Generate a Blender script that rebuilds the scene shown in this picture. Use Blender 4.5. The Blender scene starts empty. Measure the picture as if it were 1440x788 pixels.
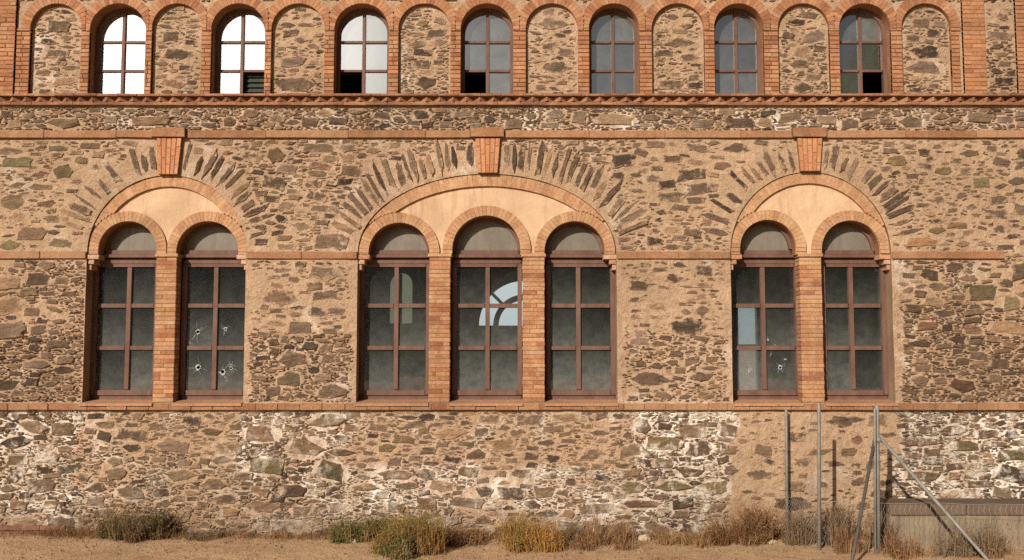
import bpy, math, random
import numpy as np
from math import radians as R, sin, cos, tan, pi, sqrt, atan2
from mathutils import Vector, noise, kdtree
from mathutils.geometry import delaunay_2d_cdt

S = bpy.context.scene
C = S.collection
rng = random.Random(7)
U = rng.uniform

# ------------------------------------------------------------------ camera
F_PX = 1300.0
PITCH = math.atan(0.075)
CAM = (0.0, -13.0, 2.55)
cd = bpy.data.cameras.new('camera')
cd.sensor_width = 36.0
cd.lens = 36.0 * F_PX / 1440.0
cd.clip_start = 0.1
cd.clip_end = 4000
cam = bpy.data.objects.new('camera', cd)
cam.location = CAM
cam.rotation_euler = (pi / 2 + PITCH, 0, 0)
C.objects.link(cam)
S.camera = cam

# ------------------------------------------------------------------ light
SUN_AZ, SUN_EL = 28.0, 26.5          # degrees left of the facade's normal, above the horizon
w = bpy.data.worlds.new('World')
S.world = w
w.use_nodes = True
nt = w.node_tree
nt.nodes.clear()
sky = nt.nodes.new('ShaderNodeTexSky')
sky.sky_type = 'NISHITA'
sky.sun_disc = False
sky.sun_elevation = R(SUN_EL)
sky.sun_rotation = R(180 + SUN_AZ)
sky.altitude = 200
sky.air_density = 1.0
sky.dust_density = 2.5
bg = nt.nodes.new('ShaderNodeBackground')
bg.inputs['Strength'].default_value = 0.05
hs = nt.nodes.new('ShaderNodeHueSaturation')      # thin high cloud greys the blue
hs.inputs['Saturation'].default_value = .35
hs.inputs['Value'].default_value = .5
nt.links.new(sky.outputs[0], hs.inputs['Color'])
nt.links.new(hs.outputs[0], bg.inputs[0])
# bright thin cloud veil to the left behind the photographer (seen in the upper panes)
VEIL_AZ, VEIL_EL = 25.0, 21.0
g = (-sin(R(VEIL_AZ)) * cos(R(VEIL_EL)), -cos(R(VEIL_AZ)) * cos(R(VEIL_EL)), sin(R(VEIL_EL)))
tc = nt.nodes.new('ShaderNodeTexCoord')
dp = nt.nodes.new('ShaderNodeVectorMath')
dp.operation = 'DOT_PRODUCT'
dp.inputs[1].default_value = g
nt.links.new(tc.outputs['Generated'], dp.inputs[0])
ac = nt.nodes.new('ShaderNodeMath')
ac.operation = 'ARCCOSINE'
nt.links.new(dp.outputs['Value'], ac.inputs[0])
cr = nt.nodes.new('ShaderNodeMapRange')
cr.interpolation_type = 'SMOOTHSTEP'
cr.inputs['From Min'].default_value = R(24)
cr.inputs['From Max'].default_value = R(6)
cr.inputs['To Min'].default_value = 0
cr.inputs['To Max'].default_value = 2.2
nt.links.new(ac.outputs[0], cr.inputs['Value'])
cn = nt.nodes.new('ShaderNodeTexNoise')
cn.inputs['Scale'].default_value = 6
cn.inputs['Detail'].default_value = 5
nt.links.new(tc.outputs['Generated'], cn.inputs['Vector'])
cm = nt.nodes.new('ShaderNodeMapRange')
cm.inputs['From Min'].default_value = .3
cm.inputs['From Max'].default_value = .7
cm.inputs['To Min'].default_value = .75
cm.inputs['To Max'].default_value = 1.1
nt.links.new(cn.outputs[0], cm.inputs['Value'])
mu = nt.nodes.new('ShaderNodeMath')
mu.operation = 'MULTIPLY'
nt.links.new(cr.outputs[0], mu.inputs[0])
nt.links.new(cm.outputs[0], mu.inputs[1])
bg2 = nt.nodes.new('ShaderNodeBackground')
bg2.inputs['Color'].default_value = (1, .95, .86, 1)
nt.links.new(mu.outputs[0], bg2.inputs['Strength'])
# added glow in the sky beyond the building, brightening the view through its far windows
sx = nt.nodes.new('ShaderNodeSeparateXYZ')
nt.links.new(tc.outputs['Generated'], sx.inputs[0])
h1 = nt.nodes.new('ShaderNodeMapRange')
h1.interpolation_type = 'SMOOTHSTEP'
h1.inputs['From Min'].default_value = .55
h1.inputs['From Max'].default_value = .95
nt.links.new(sx.outputs['Y'], h1.inputs['Value'])
bg3 = nt.nodes.new('ShaderNodeBackground')
bg3.inputs['Color'].default_value = (.82, .92, 1, 1)
h2 = nt.nodes.new('ShaderNodeMath')
h2.operation = 'MULTIPLY'
h2.inputs[1].default_value = .5
nt.links.new(h1.outputs[0], h2.inputs[0])
nt.links.new(h2.outputs[0], bg3.inputs['Strength'])
ad3 = nt.nodes.new('ShaderNodeAddShader')
ad = nt.nodes.new('ShaderNodeAddShader')
nt.links.new(bg.outputs[0], ad.inputs[0])
nt.links.new(bg2.outputs[0], ad.inputs[1])
wo = nt.nodes.new('ShaderNodeOutputWorld')
nt.links.new(ad.outputs[0], ad3.inputs[0])
nt.links.new(bg3.outputs[0], ad3.inputs[1])
nt.links.new(ad3.outputs[0], wo.inputs[0])

sl = bpy.data.lights.new('sun', 'SUN')
sl.energy = 4.75
sl.angle = R(0.5)
sl.color = (1.0, .88, .75)
so = bpy.data.objects.new('sun', sl)
so.location = (-6, -24, 18)
so.rotation_euler = (R(90 - SUN_EL), 0, R(-SUN_AZ))
C.objects.link(so)

vs = S.view_settings
vs.view_transform = 'Standard'
vs.look = 'None'
vs.exposure = 0.26
vs.gamma = 1.0
vs.use_curve_mapping = False
S.cycles.max_bounces = 8
S.cycles.transparent_max_bounces = 16
S.cycles.use_denoising = False

# ------------------------------------------------------------------ measuring
ct, st = cos(PITCH), sin(PITCH)


def P(px, py, y=0.0):
    """point of the plane at depth y that stands at pixel (px, py) of the 1440x788 photograph"""
    u, v = (px - 720) / F_PX, (394 - py) / F_PX
    dy, dz = ct - v * st, v * ct + st
    t = (y - CAM[1]) / dy
    return u * t, CAM[2] + dz * t


def ZZ(py, y=0.0):
    return P(720, py, y)[1]


def XX(px, py, y=0.0):
    return P(px, py, y)[0]


def pix(X, Z, y=0.0):
    a, b = y - CAM[1], Z - CAM[2]
    dep = a * ct + b * st
    up = -a * st + b * ct
    return 720 + F_PX * X / dep, 394 - F_PX * up / dep


# ------------------------------------------------------------------ materials
class NT:
    def __init__(s, name):
        s.m = bpy.data.materials.new(name)
        s.m.use_nodes = True
        s.t = s.m.node_tree
        s.t.nodes.clear()
        s.out = s.n('OutputMaterial')

    def n(s, typ, **kw):
        nd = s.t.nodes.new('ShaderNode' + typ)
        for k, v in kw.items():
            setattr(nd, k, v)
        return nd

    def put(s, sock, v):
        if isinstance(v, bpy.types.NodeSocket):
            s.t.links.new(v, sock)
        else:
            if isinstance(v, tuple) and len(v) == 3 and sock.type == 'RGBA':
                v = (*v, 1)
            sock.default_value = v

    def coord(s, scale=(1, 1, 1)):
        t = s.n('TexCoord')
        mp = s.n('Mapping')
        mp.inputs['Scale'].default_value = scale
        s.put(mp.inputs['Vector'], t.outputs['Object'])
        return mp.outputs[0]

    def noise(s, vec, scale, detail=4, rough=.55, dist=0.0):
        nd = s.n('TexNoise')
        s.put(nd.inputs['Vector'], vec)
        nd.inputs['Scale'].default_value = scale
        nd.inputs['Detail'].default_value = detail
        nd.inputs['Roughness'].default_value = rough
        nd.inputs['Distortion'].default_value = dist
        return nd.outputs[0]

    def vor(s, vec, scale, feature='F1'):
        nd = s.n('TexVoronoi', feature=feature)
        s.put(nd.inputs['Vector'], vec)
        nd.inputs['Scale'].default_value = scale
        return nd

    def mr(s, v, a, b, c=0., d=1., smooth=False):
        nd = s.n('MapRange')
        if smooth:
            nd.interpolation_type = 'SMOOTHSTEP'
        s.put(nd.inputs['Value'], v)
        for k, x in zip(('From Min', 'From Max', 'To Min', 'To Max'), (a, b, c, d)):
            nd.inputs[k].default_value = x
        return nd.outputs[0]

    def math(s, op, a, b=0.):
        nd = s.n('Math', operation=op)
        s.put(nd.inputs[0], a)
        s.put(nd.inputs[1], b)
        return nd.outputs[0]

    def mix(s, f, a, b, mode='MIX'):
        nd = s.n('Mix', data_type='RGBA', blend_type=mode)
        s.put(nd.inputs['Factor'], f)
        s.put(nd.inputs[6], a)
        s.put(nd.inputs[7], b)
        return nd.outputs[2]

    def attr(s, name):
        nd = s.n('Attribute', attribute_name=name)
        return nd

    def weather(s, c, k=1.):
        d = s.mix(1., c, (.60, .575, .55), 'MULTIPLY')
        c = s.mix(s.mr(s.noise(s.coord(), .75, 5, .62, .6), .46, .70, 0, .62 * k), c, d)
        c = s.mix(s.mr(s.noise(s.coord((3.2, 3.2, .4)), 1.7, 5, .65), .52, .74, 0, .5 * k), c, d)
        return s.mix(s.mr(s.noise(s.coord(), 3.1, 5, .7), .54, .72, 0, .4 * k), c, s.mix(1., c, (1.2, 1.22, 1.22), 'MULTIPLY'))

    def bump(s, h, strength=.4, dist=.02, prev=None):
        nd = s.n('Bump')
        s.put(nd.inputs['Height'], h)
        nd.inputs['Strength'].default_value = strength
        nd.inputs['Distance'].default_value = dist
        if prev is not None:
            s.put(nd.inputs['Normal'], prev)
        return nd.outputs[0]

    def bsdf(s, col, rough=.9, normal=None, metal=0., spec=.2):
        b = s.n('BsdfPrincipled')
        s.put(b.inputs['Base Color'], col)
        s.put(b.inputs['Roughness'], rough)
        b.inputs['Metallic'].default_value = metal
        b.inputs['Specular IOR Level'].default_value = spec
        if normal is not None:
            s.put(b.inputs['Normal'], normal)
        s.t.links.new(b.outputs[0], s.out.inputs[0])
        return s.m


def m_mortar():
    k = NT('lime_mortar')
    v = k.coord()
    a = k.n('SeparateColor')
    k.put(a.inputs[0], k.attr('zone').outputs['Color'])
    white, dense, dirt = a.outputs[0], a.outputs[1], a.outputs[2]
    n1 = k.noise(v, 1.3, 5, .6)
    n2 = k.noise(v, 9, 5, .65)
    n3 = k.noise(v, 38, 4, .7)
    base = k.mix(k.mr(n1, .35, .65), (.435, .293, .185), (.35, .238, .155))
    base = k.mix(k.mr(n2, .38, .68), base, (.505, .355, .24))
    base = k.mix(k.mr(k.noise(v, 2.6, 3), .56, .74, 0, .6), base, (.45, .31, .19))
    # broken grit where the pointing has fallen out
    gr = k.mr(k.noise(k.coord((1, 1, 1.9)), 17, 4, .7, .6), .50, .60)
    base = k.mix(k.math('MULTIPLY', gr, k.mr(dense, 0, 1, .22, .6)), base, (.165, .115, .07))
    # lime blooming white through the pointing
    wm = k.math('MULTIPLY', k.mr(k.math('ADD', white, k.math('MULTIPLY', k.math('SUBTRACT', k.noise(v, 1.5, 4, .6), .5), 2.6)), .3, 1.), k.mr(k.noise(v, 6.5, 5, .7), .38, .56))
    base = k.mix(wm, base, (.80, .745, .66))
    base = k.mix(k.mr(k.noise(v, .55, 4, .6), .45, .68, 0, .55), base, (.34, .235, .135))
    sp = k.vor(v, 42).outputs['Distance']
    base = k.mix(k.mr(sp, .10, .2, .45, 0), base, (.15, .105, .065))
    base = k.mix(k.mr(n3, .55, .75, 0, .35), base, (.24, .165, .10))
    base = k.mix(k.math('MULTIPLY', dirt, k.mr(k.noise(v, 3, 4), .3, .62)), base, (.21, .125, .07))
    base = k.weather(base)
    nb = k.bump(n3, .8, .02)
    nb = k.bump(n2, .8, .06, nb)
    return k.bsdf(base, .95, nb)


def m_stone():
    k = NT('rubble_stone')
    v = k.coord((1, 1, 2.6))
    v1 = k.coord()
    col = k.attr('col').outputs['Color']
    a = k.n('SeparateColor')
    k.put(a.inputs[0], k.attr('zone').outputs['Color'])
    edge, smear, pale = a.outputs[0], a.outputs[1], a.outputs[2]
    n1 = k.noise(v, 6, 5, .65, .5)
    n2 = k.noise(v, 26, 5, .75)
    c = k.mix(k.mr(n1, .3, .7, 0, 1), k.mix(1., col, (.66, .65, .64), 'MULTIPLY'), k.mix(1., col, (1.4, 1.34, 1.26), 'MULTIPLY'))
    c = k.mix(k.mr(n2, .5, .74, 0, .6), c, k.mix(1., col, (.45, .42, .40), 'MULTIPLY'))
    c = k.mix(k.mr(k.noise(v1, 16, 5, .75), .58, .70, 0, .45), c, (.36, .255, .155))
    lich = k.mr(k.noise(v1, 22, 3, .6), .65, .71, 0, .4)
    c = k.mix(lich, c, (.36, .31, .22))
    chalk = k.math('MULTIPLY', k.mr(pale, .25, 1., 0, .9), k.mr(k.noise(v1, 3.2, 6, .75, .5), .50, .62))
    c = k.mix(chalk, c, (.68, .62, .52))
    # pointing smeared over the rim of the stone
    mo = k.mix(k.mr(k.noise(v1, 9, 5, .65), .38, .68), (.415, .283, .18), (.495, .348, .23))
    mo = k.mix(k.math('MULTIPLY', k.mr(k.math('ADD', pale, k.math('MULTIPLY', k.math('SUBTRACT', k.noise(v1, 1.5, 4, .6), .5), 2.6)), .3, 1.), k.mr(k.noise(v1, 6.5, 5, .7), .38, .56)), mo, (.80, .745, .66))
    nn = k.math('ADD', k.math('MULTIPLY', k.math('SUBTRACT', k.noise(v1, 8, 6, .75, .3), .5), 2.9), k.math('MULTIPLY', edge, .85))
    f = k.mr(k.math('ADD', nn, k.math('MULTIPLY', smear, .42)), .66, 1.04)
    c = k.weather(k.mix(f, c, mo))
    nb = k.bump(n2, .8, .02)
    nb = k.bump(n1, .8, .06, nb)
    return k.bsdf(c, .9, nb)


def m_brick(name='red_brick', dust=.55, dcol=(.46, .30, .175)):
    k = NT(name)
    v = k.coord()
    col = k.attr('col').outputs['Color']
    n1 = k.noise(v, 5, 5, .65)
    n2 = k.noise(v, 34, 5, .7)
    c = k.mix(k.mr(n2, .35, .7), k.mix(1., col, (1.18, 1.15, 1.1), 'MULTIPLY'), k.mix(1., col, (.68, .66, .64), 'MULTIPLY'))
    c = k.mix(k.mr(n1, .48, .70, 0, dust), c, dcol)
    c = k.mix(k.mr(k.noise(v, 11, 4, .7), .60, .74, 0, .45), c, (.16, .085, .05))
    c = k.weather(c, 1.)
    nb = k.bump(n2, .7, .014, k.bump(n1, .4, .02))
    return k.bsdf(c, .9, nb)


def m_plain(name, a, b, scale=6, rough=.9, bs=.4, metal=0., spec=.2, zs=1., streak=None, dist=.012):
    k = NT(name)
    v = k.coord((1, 1, zs))
    n1 = k.noise(v, scale, 5, .6)
    n2 = k.noise(v, scale * 6, 4, .7)
    c = k.mix(k.mr(n1, .34, .66), a, b)
    c = k.mix(k.mr(n2, .52, .75, 0, .4), c, tuple(x * .55 for x in a))
    if streak:
        sv = k.coord((9, 9, .5))
        c = k.mix(k.mr(k.noise(sv, 1.5, 4, .6), .5, .75, 0, .7), c, streak)
    return k.bsdf(c, rough, k.bump(n2, bs, dist), metal, spec)


def m_glass(name, dust, tint=(.86, .9, .86), refl=2.6):
    k = NT(name)
    v = k.coord()
    fr = k.n('Fresnel')
    fr.inputs['IOR'].default_value = 1.5
    nb = k.bump(k.noise(v, 2.2, 2), .06, .02)
    k.put(fr.inputs['Normal'], nb)
    f = k.math('MINIMUM', k.math('MULTIPLY', fr.outputs[0], refl), 1.)
    tr = k.n('BsdfTransparent')
    tr.inputs[0].default_value = (*tint, 1)
    gl = k.n('BsdfGlossy')
    gl.inputs['Roughness'].default_value = .03
    gl.inputs['Color'].default_value = (1, 1, 1, 1)
    k.put(gl.inputs['Normal'], nb)
    m1 = k.n('MixShader')
    k.put(m1.inputs[0], f)
    k.put(m1.inputs[1], tr.outputs[0])
    k.put(m1.inputs[2], gl.outputs[0])
    df = k.n('BsdfDiffuse')
    df.inputs[0].default_value = (.36, .385, .36, 1)
    sep = k.n('SeparateColor')
    k.put(sep.inputs[0], k.attr('zone').outputs['Color'])
    low = k.math('POWER', sep.outputs[0], 1.6)
    st1 = k.math('MULTIPLY', k.mr(k.noise(v, 7, 5, .7), .3, .7, .6, 1.3), k.math('ADD', sep.outputs[1], .25))
    sp = k.mr(k.vor(v, 26).outputs['Distance'], .05, .09, .14, 0)
    spn = k.math('MULTIPLY', sp, k.mr(k.noise(v, 3, 2), .52, .62))
    d = k.math('ADD', k.math('MULTIPLY', k.math('ADD', k.math('MULTIPLY', low, .15), dust), st1), spn)
    m2 = k.n('MixShader')
    k.put(m2.inputs[0], d)
    k.put(m2.inputs[1], m1.outputs[0])
    k.put(m2.inputs[2], df.outputs[0])
    k.t.links.new(m2.outputs[0], k.out.inputs[0])
    return k.m


def m_tint(name, tint):
    k = NT(name)
    t = k.n('BsdfTransparent')
    t.inputs[0].default_value = (*tint, 1)
    k.t.links.new(t.outputs[0], k.out.inputs[0])
    return k.m


def m_plaster():
    k = NT('ochre_plaster')
    v = k.coord()
    c = k.mix(k.mr(k.noise(v, 2.2, 5, .6), .34, .66), (.57, .40, .26), (.49, .33, .205))
    c = k.mix(k.mr(k.noise(v, 5, 5, .7), .55, .72, 0, .5), c, (.66, .48, .31))
    c = k.mix(k.mr(k.noise(k.coord((4, 4, .6)), 2.2, 5, .65), .52, .72, 0, .55), c, (.30, .18, .10))
    c = k.weather(c, .6)
    return k.bsdf(c, .95, k.bump(k.noise(v, 14, 5, .7), .5, .02))


def m_milky():
    k = NT('milky_glass')
    t = k.n('BsdfTransparent')
    t.inputs[0].default_value = (.85, .9, .95, 1)
    d = k.n('BsdfTranslucent')
    d.inputs[0].default_value = (.8, .86, .9, 1)
    m = k.n('MixShader')
    m.inputs[0].default_value = .6
    k.put(m.inputs[1], t.outputs[0])
    k.put(m.inputs[2], d.outputs[0])
    k.t.links.new(m.outputs[0], k.out.inputs[0])
    return k.m


def m_leaf(name, a, b, dry=None):
    k = NT(name)
    gi = k.n('NewGeometry')
    r = gi.outputs['Random Per Island']
    c = k.mix(r, a, b)
    if dry:
        c = k.mix(k.mr(k.noise(k.coord(), 3.5, 3), .42, .6), c, dry)
    df = k.n('BsdfDiffuse')
    k.put(df.inputs[0], c)
    tl = k.n('BsdfTranslucent')
    k.put(tl.inputs[0], c)
    mx = k.n('MixShader')
    mx.inputs[0].default_value = .3
    k.put(mx.inputs[1], df.outputs[0])
    k.put(mx.inputs[2], tl.outputs[0])
    k.t.links.new(mx.outputs[0], k.out.inputs[0])
    return k.m


def m_ground():
    k = NT('dry_earth')
    v = k.coord()
    n1 = k.noise(v, .7, 5, .6)
    n2 = k.noise(v, 7, 5, .65)
    n3 = k.noise(v, 45, 4, .7)
    c = k.mix(k.mr(n1, .35, .65), (.53, .36, .21), (.44, .29, .165))
    c = k.mix(k.mr(n2, .5, .72, 0, .7), c, (.38, .23, .12))
    c = k.mix(k.mr(n3, .52, .7, 0, .5), c, (.19, .12, .07))
    c = k.mix(k.mr(k.noise(v, 2.2, 6, .75, .8), .52, .66, 0, .75), c, (.30, .195, .115))
    c = k.mix(k.mr(k.vor(v, 21).outputs['Distance'], .1, .17, .8, 0), c, (.58, .46, .33))
    return k.bsdf(c, .97, k.bump(n3, .8, .02, k.bump(n2, .5, .05)))


M = dict(
    mortar=m_mortar(), stone=m_stone(), brick=m_brick(), brickpale=m_brick('pale_brick', .65, (.51, .345, .195)),
    terracotta=m_brick('terracotta', .6, (.34, .215, .125)),
    tymp=m_plaster(),
    bmortar=m_plain('shade_dark_brick_mortar', (.30, .15, .075), (.22, .10, .05), 8, .95, .5),  # joint bed and soffits; darkened to put the soffits' shade into the colour
    reveal=m_plain('shade_dark_reveal_plaster', (.27, .18, .115), (.19, .12, .075), 4, .95, .4, zs=.5),  # darkened so the window reveals carry their shade in the colour
    timber=m_plain('brown_window_paint', (.11, .056, .040), (.155, .09, .066), 7, .65, .3, zs=.4),
    glass=m_glass('dusty_window_glass', .018), glassup=m_glass('upper_window_glass', .13, refl=12.0),
    lunette=m_plain('whitewashed_glass', (.14, .122, .095), (.175, .158, .13), 3, .5, .1, streak=(.12, .09, .07)),
    yellowed=m_tint('yellowed_glass', (.24, .22, .14)),
    milky=m_milky(),
    frost=m_plain('shattered_glass', (.50, .52, .50), (.34, .36, .35), 40, .5, .6),
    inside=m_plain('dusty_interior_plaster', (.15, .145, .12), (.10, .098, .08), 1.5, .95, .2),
    slat=m_plain('dark_slats', (.05, .055, .045), (.035, .04, .03), 8, .7, .2),
    steel=m_plain('galvanised_steel', (.27, .255, .23), (.18, .17, .15), 12, .7, .15, metal=.35, spec=.4),
    darksteel=m_plain('weathered_dark_steel', (.12, .11, .095), (.085, .075, .065), 12, .7, .15, metal=.3),  # darker tone for the left brace only
    wire=m_plain('rusty_wire', (.34, .31, .27), (.42, .38, .33), 9, .7, .2, metal=.3),
    conc=m_plain('stained_shade_dark_concrete', (.27, .21, .145), (.17, .135, .095), 2.6, .95, .5, streak=(.09, .07, .05)),  # streaks are stains; the dark base puts the trough's shade into the colour
    conccap=m_plain('shade_dark_concrete_coping', (.11, .078, .056), (.15, .108, .078), 5, .95, .5),  # dark brown stands for shade along the trough's top, painted into the slab
    ground=m_ground(),
    hill=m_plain('wooded_hill', (.035, .045, .022), (.06, .065, .03), .3, .95, .5, dist=.5),
    rock=m_plain('pale_rock', (.48, .39, .27), (.38, .29, .19), 14, .9, .6),
    green=m_leaf('green_weed', (.11, .115, .036), (.20, .175, .062), (.27, .19, .085)),
    olive=m_leaf('olive_weed', (.20, .17, .05), (.32, .23, .085), (.30, .17, .065)),
    dark=m_leaf('dark_shrub', (.11, .095, .042), (.20, .15, .07), (.19, .12, .07)),
    gold=m_leaf('golden_weed', (.36, .23, .075), (.24, .165, .055), (.40, .22, .075)),
    rust=m_leaf('rusty_weed', (.25, .125, .06), (.17, .10, .055), (.31, .185, .095)),
    straw=m_leaf('straw', (.36, .23, .105), (.25, .155, .075)),
    litter=m_leaf('dry_litter', (.30, .175, .085), (.16, .10, .05), (.24, .12, .058)),
    stalk=m_leaf('grey_stalk', (.26, .19, .12), (.15, .115, .075), (.24, .15, .085)),
)


# ------------------------------------------------------------------ mesh builder
class MB:
    def __init__(s):
        s.v, s.f, s.c, s.mi, s.sm, s.z = [], [], [], [], [], []

    def add(s, vs_, fs, col=(1, 1, 1), mi=0, smooth=False, zone=None):
        b = len(s.v)
        s.v.extend(vs_)
        s.f.extend([tuple(i + b for i in f) for f in fs])
        s.c.extend([col] * len(vs_))
        s.z.extend(zone if zone is not None else [(0, 0, 0)] * len(vs_))
        s.mi.extend([mi] * len(fs))
        s.sm.extend([smooth] * len(fs))

    def box(s, x0, x1, y0, y1, z0, z1, col=(1, 1, 1), mi=0):
        s.add([(x0, y0, z0), (x1, y0, z0), (x1, y1, z0), (x0, y1, z0), (x0, y0, z1), (x1, y0, z1), (x1, y1, z1), (x0, y1, z1)],
              [(0, 3, 2, 1), (4, 5, 6, 7), (0, 1, 5, 4), (1, 2, 6, 5), (2, 3, 7, 6), (3, 0, 4, 7)], col, mi)

    def quad_brick(s, q, yf, dep, col, ch=.005, mi=0, jit=.0):
        """brick whose front face is the quad q (four x,z, counter-clockwise seen from the front)"""
        cx = sum(p[0] for p in q) / 4
        cz = sum(p[1] for p in q) / 4
        o = [(x, yf + ch, z) for x, z in q]
        i = []
        for x, z in q:
            d = max(.02, sqrt((x - cx) ** 2 + (z - cz) ** 2))
            k = 1 - ch * 1.5 / d
            i.append((cx + (x - cx) * k, yf + U(-jit, jit), cz + (z - cz) * k))
        b = [(x, yf + dep, z) for x, z in q]
        fs = [(0, 1, 2, 3)]
        for a in range(4):
            n = (a + 1) % 4
            fs.append((4 + a, 4 + n, n, a))
            fs.append((8 + a, 8 + n, 4 + n, 4 + a))
        s.add(i + o + b, fs, col, mi)

    def tube(s, pts, r, n=8, col=(1, 1, 1), mi=0, cap=True):
        pts = [Vector(p) for p in pts]
        vs_, fs = [], []
        for i, p in enumerate(pts):
            t = (pts[min(i + 1, len(pts) - 1)] - pts[max(i - 1, 0)]).normalized()
            a = t.cross(Vector((0.31, .87, .12))).normalized()
            b = t.cross(a)
            rr = r[i] if isinstance(r, (list, tuple)) else r
            for k in range(n):
                an = 2 * pi * k / n
                vs_.append(tuple(p + (a * cos(an) + b * sin(an)) * rr))
        for i in range(len(pts) - 1):
            for k in range(n):
                k2 = (k + 1) % n
                fs.append((i * n + k, i * n + k2, (i + 1) * n + k2, (i + 1) * n + k))
        if cap:
            fs.append(tuple(range(n))[::-1])
            fs.append(tuple((len(pts) - 1) * n + k for k in range(n)))
        s.add(vs_, fs, col, mi, True)

    def build(s, name, mats, parent=None):
        me = bpy.data.meshes.new(name)
        me.from_pydata(s.v, [], s.f)
        if not isinstance(mats, (list, tuple)):
            mats = [mats]
        for m in mats:
            me.materials.append(m)
        me.polygons.foreach_set('material_index', s.mi)
        me.polygons.foreach_set('use_smooth', s.sm)
        for nm, dat in (('col', s.c), ('zone', s.z)):
            at = me.color_attributes.new(nm, 'FLOAT_COLOR', 'POINT')
            arr = np.ones((len(dat), 4), np.float32)
            arr[:, :3] = np.array(dat, np.float32).reshape(-1, 3)
            at.data.foreach_set('color', arr.ravel())
        me.update()
        o = bpy.data.objects.new(name, me)
        C.objects.link(o)
        o.parent = parent
        return o


def thing(name, label, cat, loc=(0, 0, 0), group=None):
    o = bpy.data.objects.new(name, None)
    o.location = loc
    o.empty_display_size = .3
    C.objects.link(o)
    o['label'] = label
    o['category'] = cat
    if group:
        o['group'] = group
    return o


def tag(o, label, cat, group=None):
    o['label'] = label
    o['category'] = cat
    if group:
        o['group'] = group
    return o


def pip(x, z, poly):
    x = np.asarray(x)
    z = np.asarray(z)
    ins = np.zeros(x.shape, bool)
    n = len(poly)
    for i in range(n):
        x0, z0 = poly[i]
        x1, z1 = poly[(i + 1) % n]
        if z0 == z1:
            continue
        c = ((z0 > z) != (z1 > z)) & (x < (x1 - x0) * (z - z0) / (z1 - z0) + x0)
        ins ^= c
    return ins


def resample(poly, sp):
    out = []
    n = len(poly)
    for i in range(n):
        a, b = Vector(poly[i]), Vector(poly[(i + 1) % n])
        k = max(1, int(round((b - a).length / sp)))
        for j in range(k):
            p = a.lerp(b, j / k)
            out.append((p.x, p.y))
    return out


def plate(mb, outer, holes=(), sp=.08, yf=lambda x, z: 0., zone=None, back=None, back_outer=False, mi=0, mi_back=0, col=(1, 1, 1), flip=False, smooth=True):
    loops = [resample(outer, sp)] + [resample(h, sp) for h in holes]
    pts, edges = [], []
    for lp in loops:
        b = len(pts)
        pts += lp
        edges += [(b + i, b + (i + 1) % len(lp)) for i in range(len(lp))]
    nb = len(pts)
    kd = kdtree.KDTree(nb)
    for i, p in enumerate(pts):
        kd.insert((p[0], p[1], 0), i)
    kd.balance()
    xs = [p[0] for p in outer]
    zs = [p[1] for p in outer]
    r2 = random.Random(3)
    gx = np.arange(min(xs) + sp / 2, max(xs), sp)
    gz = np.arange(min(zs) + sp / 2, max(zs), sp)
    if len(gx) and len(gz):
        A, B = np.meshgrid(gx, gz)
        A = A.ravel()
        B = B.ravel()
        ok = pip(A, B, outer)
        for h in holes:
            ok &= ~pip(A, B, h)
        for x, z in zip(A[ok], B[ok]):
            x += r2.uniform(-.3, .3) * sp
            z += r2.uniform(-.3, .3) * sp
            if kd.find((x, z, 0))[2] > sp * .45:
                pts.append((x, z))
    res = delaunay_2d_cdt([Vector(p) for p in pts], edges, [], 0, 1e-6)
    vv = np.array([(p.x, p.y) for p in res[0]])
    ff = np.array([f for f in res[2] if len(f) == 3])
    cen = vv[ff].mean(axis=1)
    ok = pip(cen[:, 0], cen[:, 1], outer)
    for h in holes:
        ok &= ~pip(cen[:, 0], cen[:, 1], h)
    ff = ff[ok]
    a, b, c = vv[ff[:, 0]], vv[ff[:, 1]], vv[ff[:, 2]]
    ar = (b[:, 0] - a[:, 0]) * (c[:, 1] - a[:, 1]) - (b[:, 1] - a[:, 1]) * (c[:, 0] - a[:, 0])
    keep = np.abs(ar) > 1e-8
    ff, ar = ff[keep], ar[keep]
    neg = (ar < 0) != flip
    ff[neg] = ff[neg][:, ::-1]
    v3 = [(x, yf(x, z), z) for x, z in vv]
    zz = [zone(x, z) for x, z in vv] if zone else None
    mb.add(v3, [tuple(f) for f in ff.tolist()], col, mi, smooth, zz)
    if back is not None:
        cnt = {}
        for f in ff.tolist():
            for i in range(3):
                e = (f[i], f[(i + 1) % 3])
                cnt[e] = 1
        be = [e for e in cnt if (e[1], e[0]) not in cnt]
        kdo = None
        if not back_outer:
            on = loops[0]
            kdo = kdtree.KDTree(len(on))
            for i, p in enumerate(on):
                kdo.insert((p[0], p[1], 0), i)
            kdo.balance()
        for e in be:
            p, q = vv[e[0]], vv[e[1]]
            if kdo and kdo.find((p[0], p[1], 0))[2] < 1e-4 and kdo.find((q[0], q[1], 0))[2] < 1e-4:
                continue
            mb.add([v3[e[0]], v3[e[1]], (q[0], back, q[1]), (p[0], back, p[1])], [(1, 0, 3, 2)], col, mi_back, False,
                   [(0, 0, .2)] * 4)


def arc(cx, cz, rx, rz, a0, a1, n):
    return [(cx + rx * cos(a0 + (a1 - a0) * i / n), cz + rz * sin(a0 + (a1 - a0) * i / n)) for i in range(n + 1)]


def arch_poly(x0, x1, zb, zs, rz, n=28):
    """outline of an arched opening, counter-clockwise"""
    cx, hw = (x0 + x1) / 2, (x1 - x0) / 2
    return [(x0, zb), (x1, zb)] + arc(cx, zs, hw, rz, 0, pi, n)


def nz(x, z, s, o=0):
    return noise.noise(Vector((x * s + o, z * s - o, o * .7)))


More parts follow.
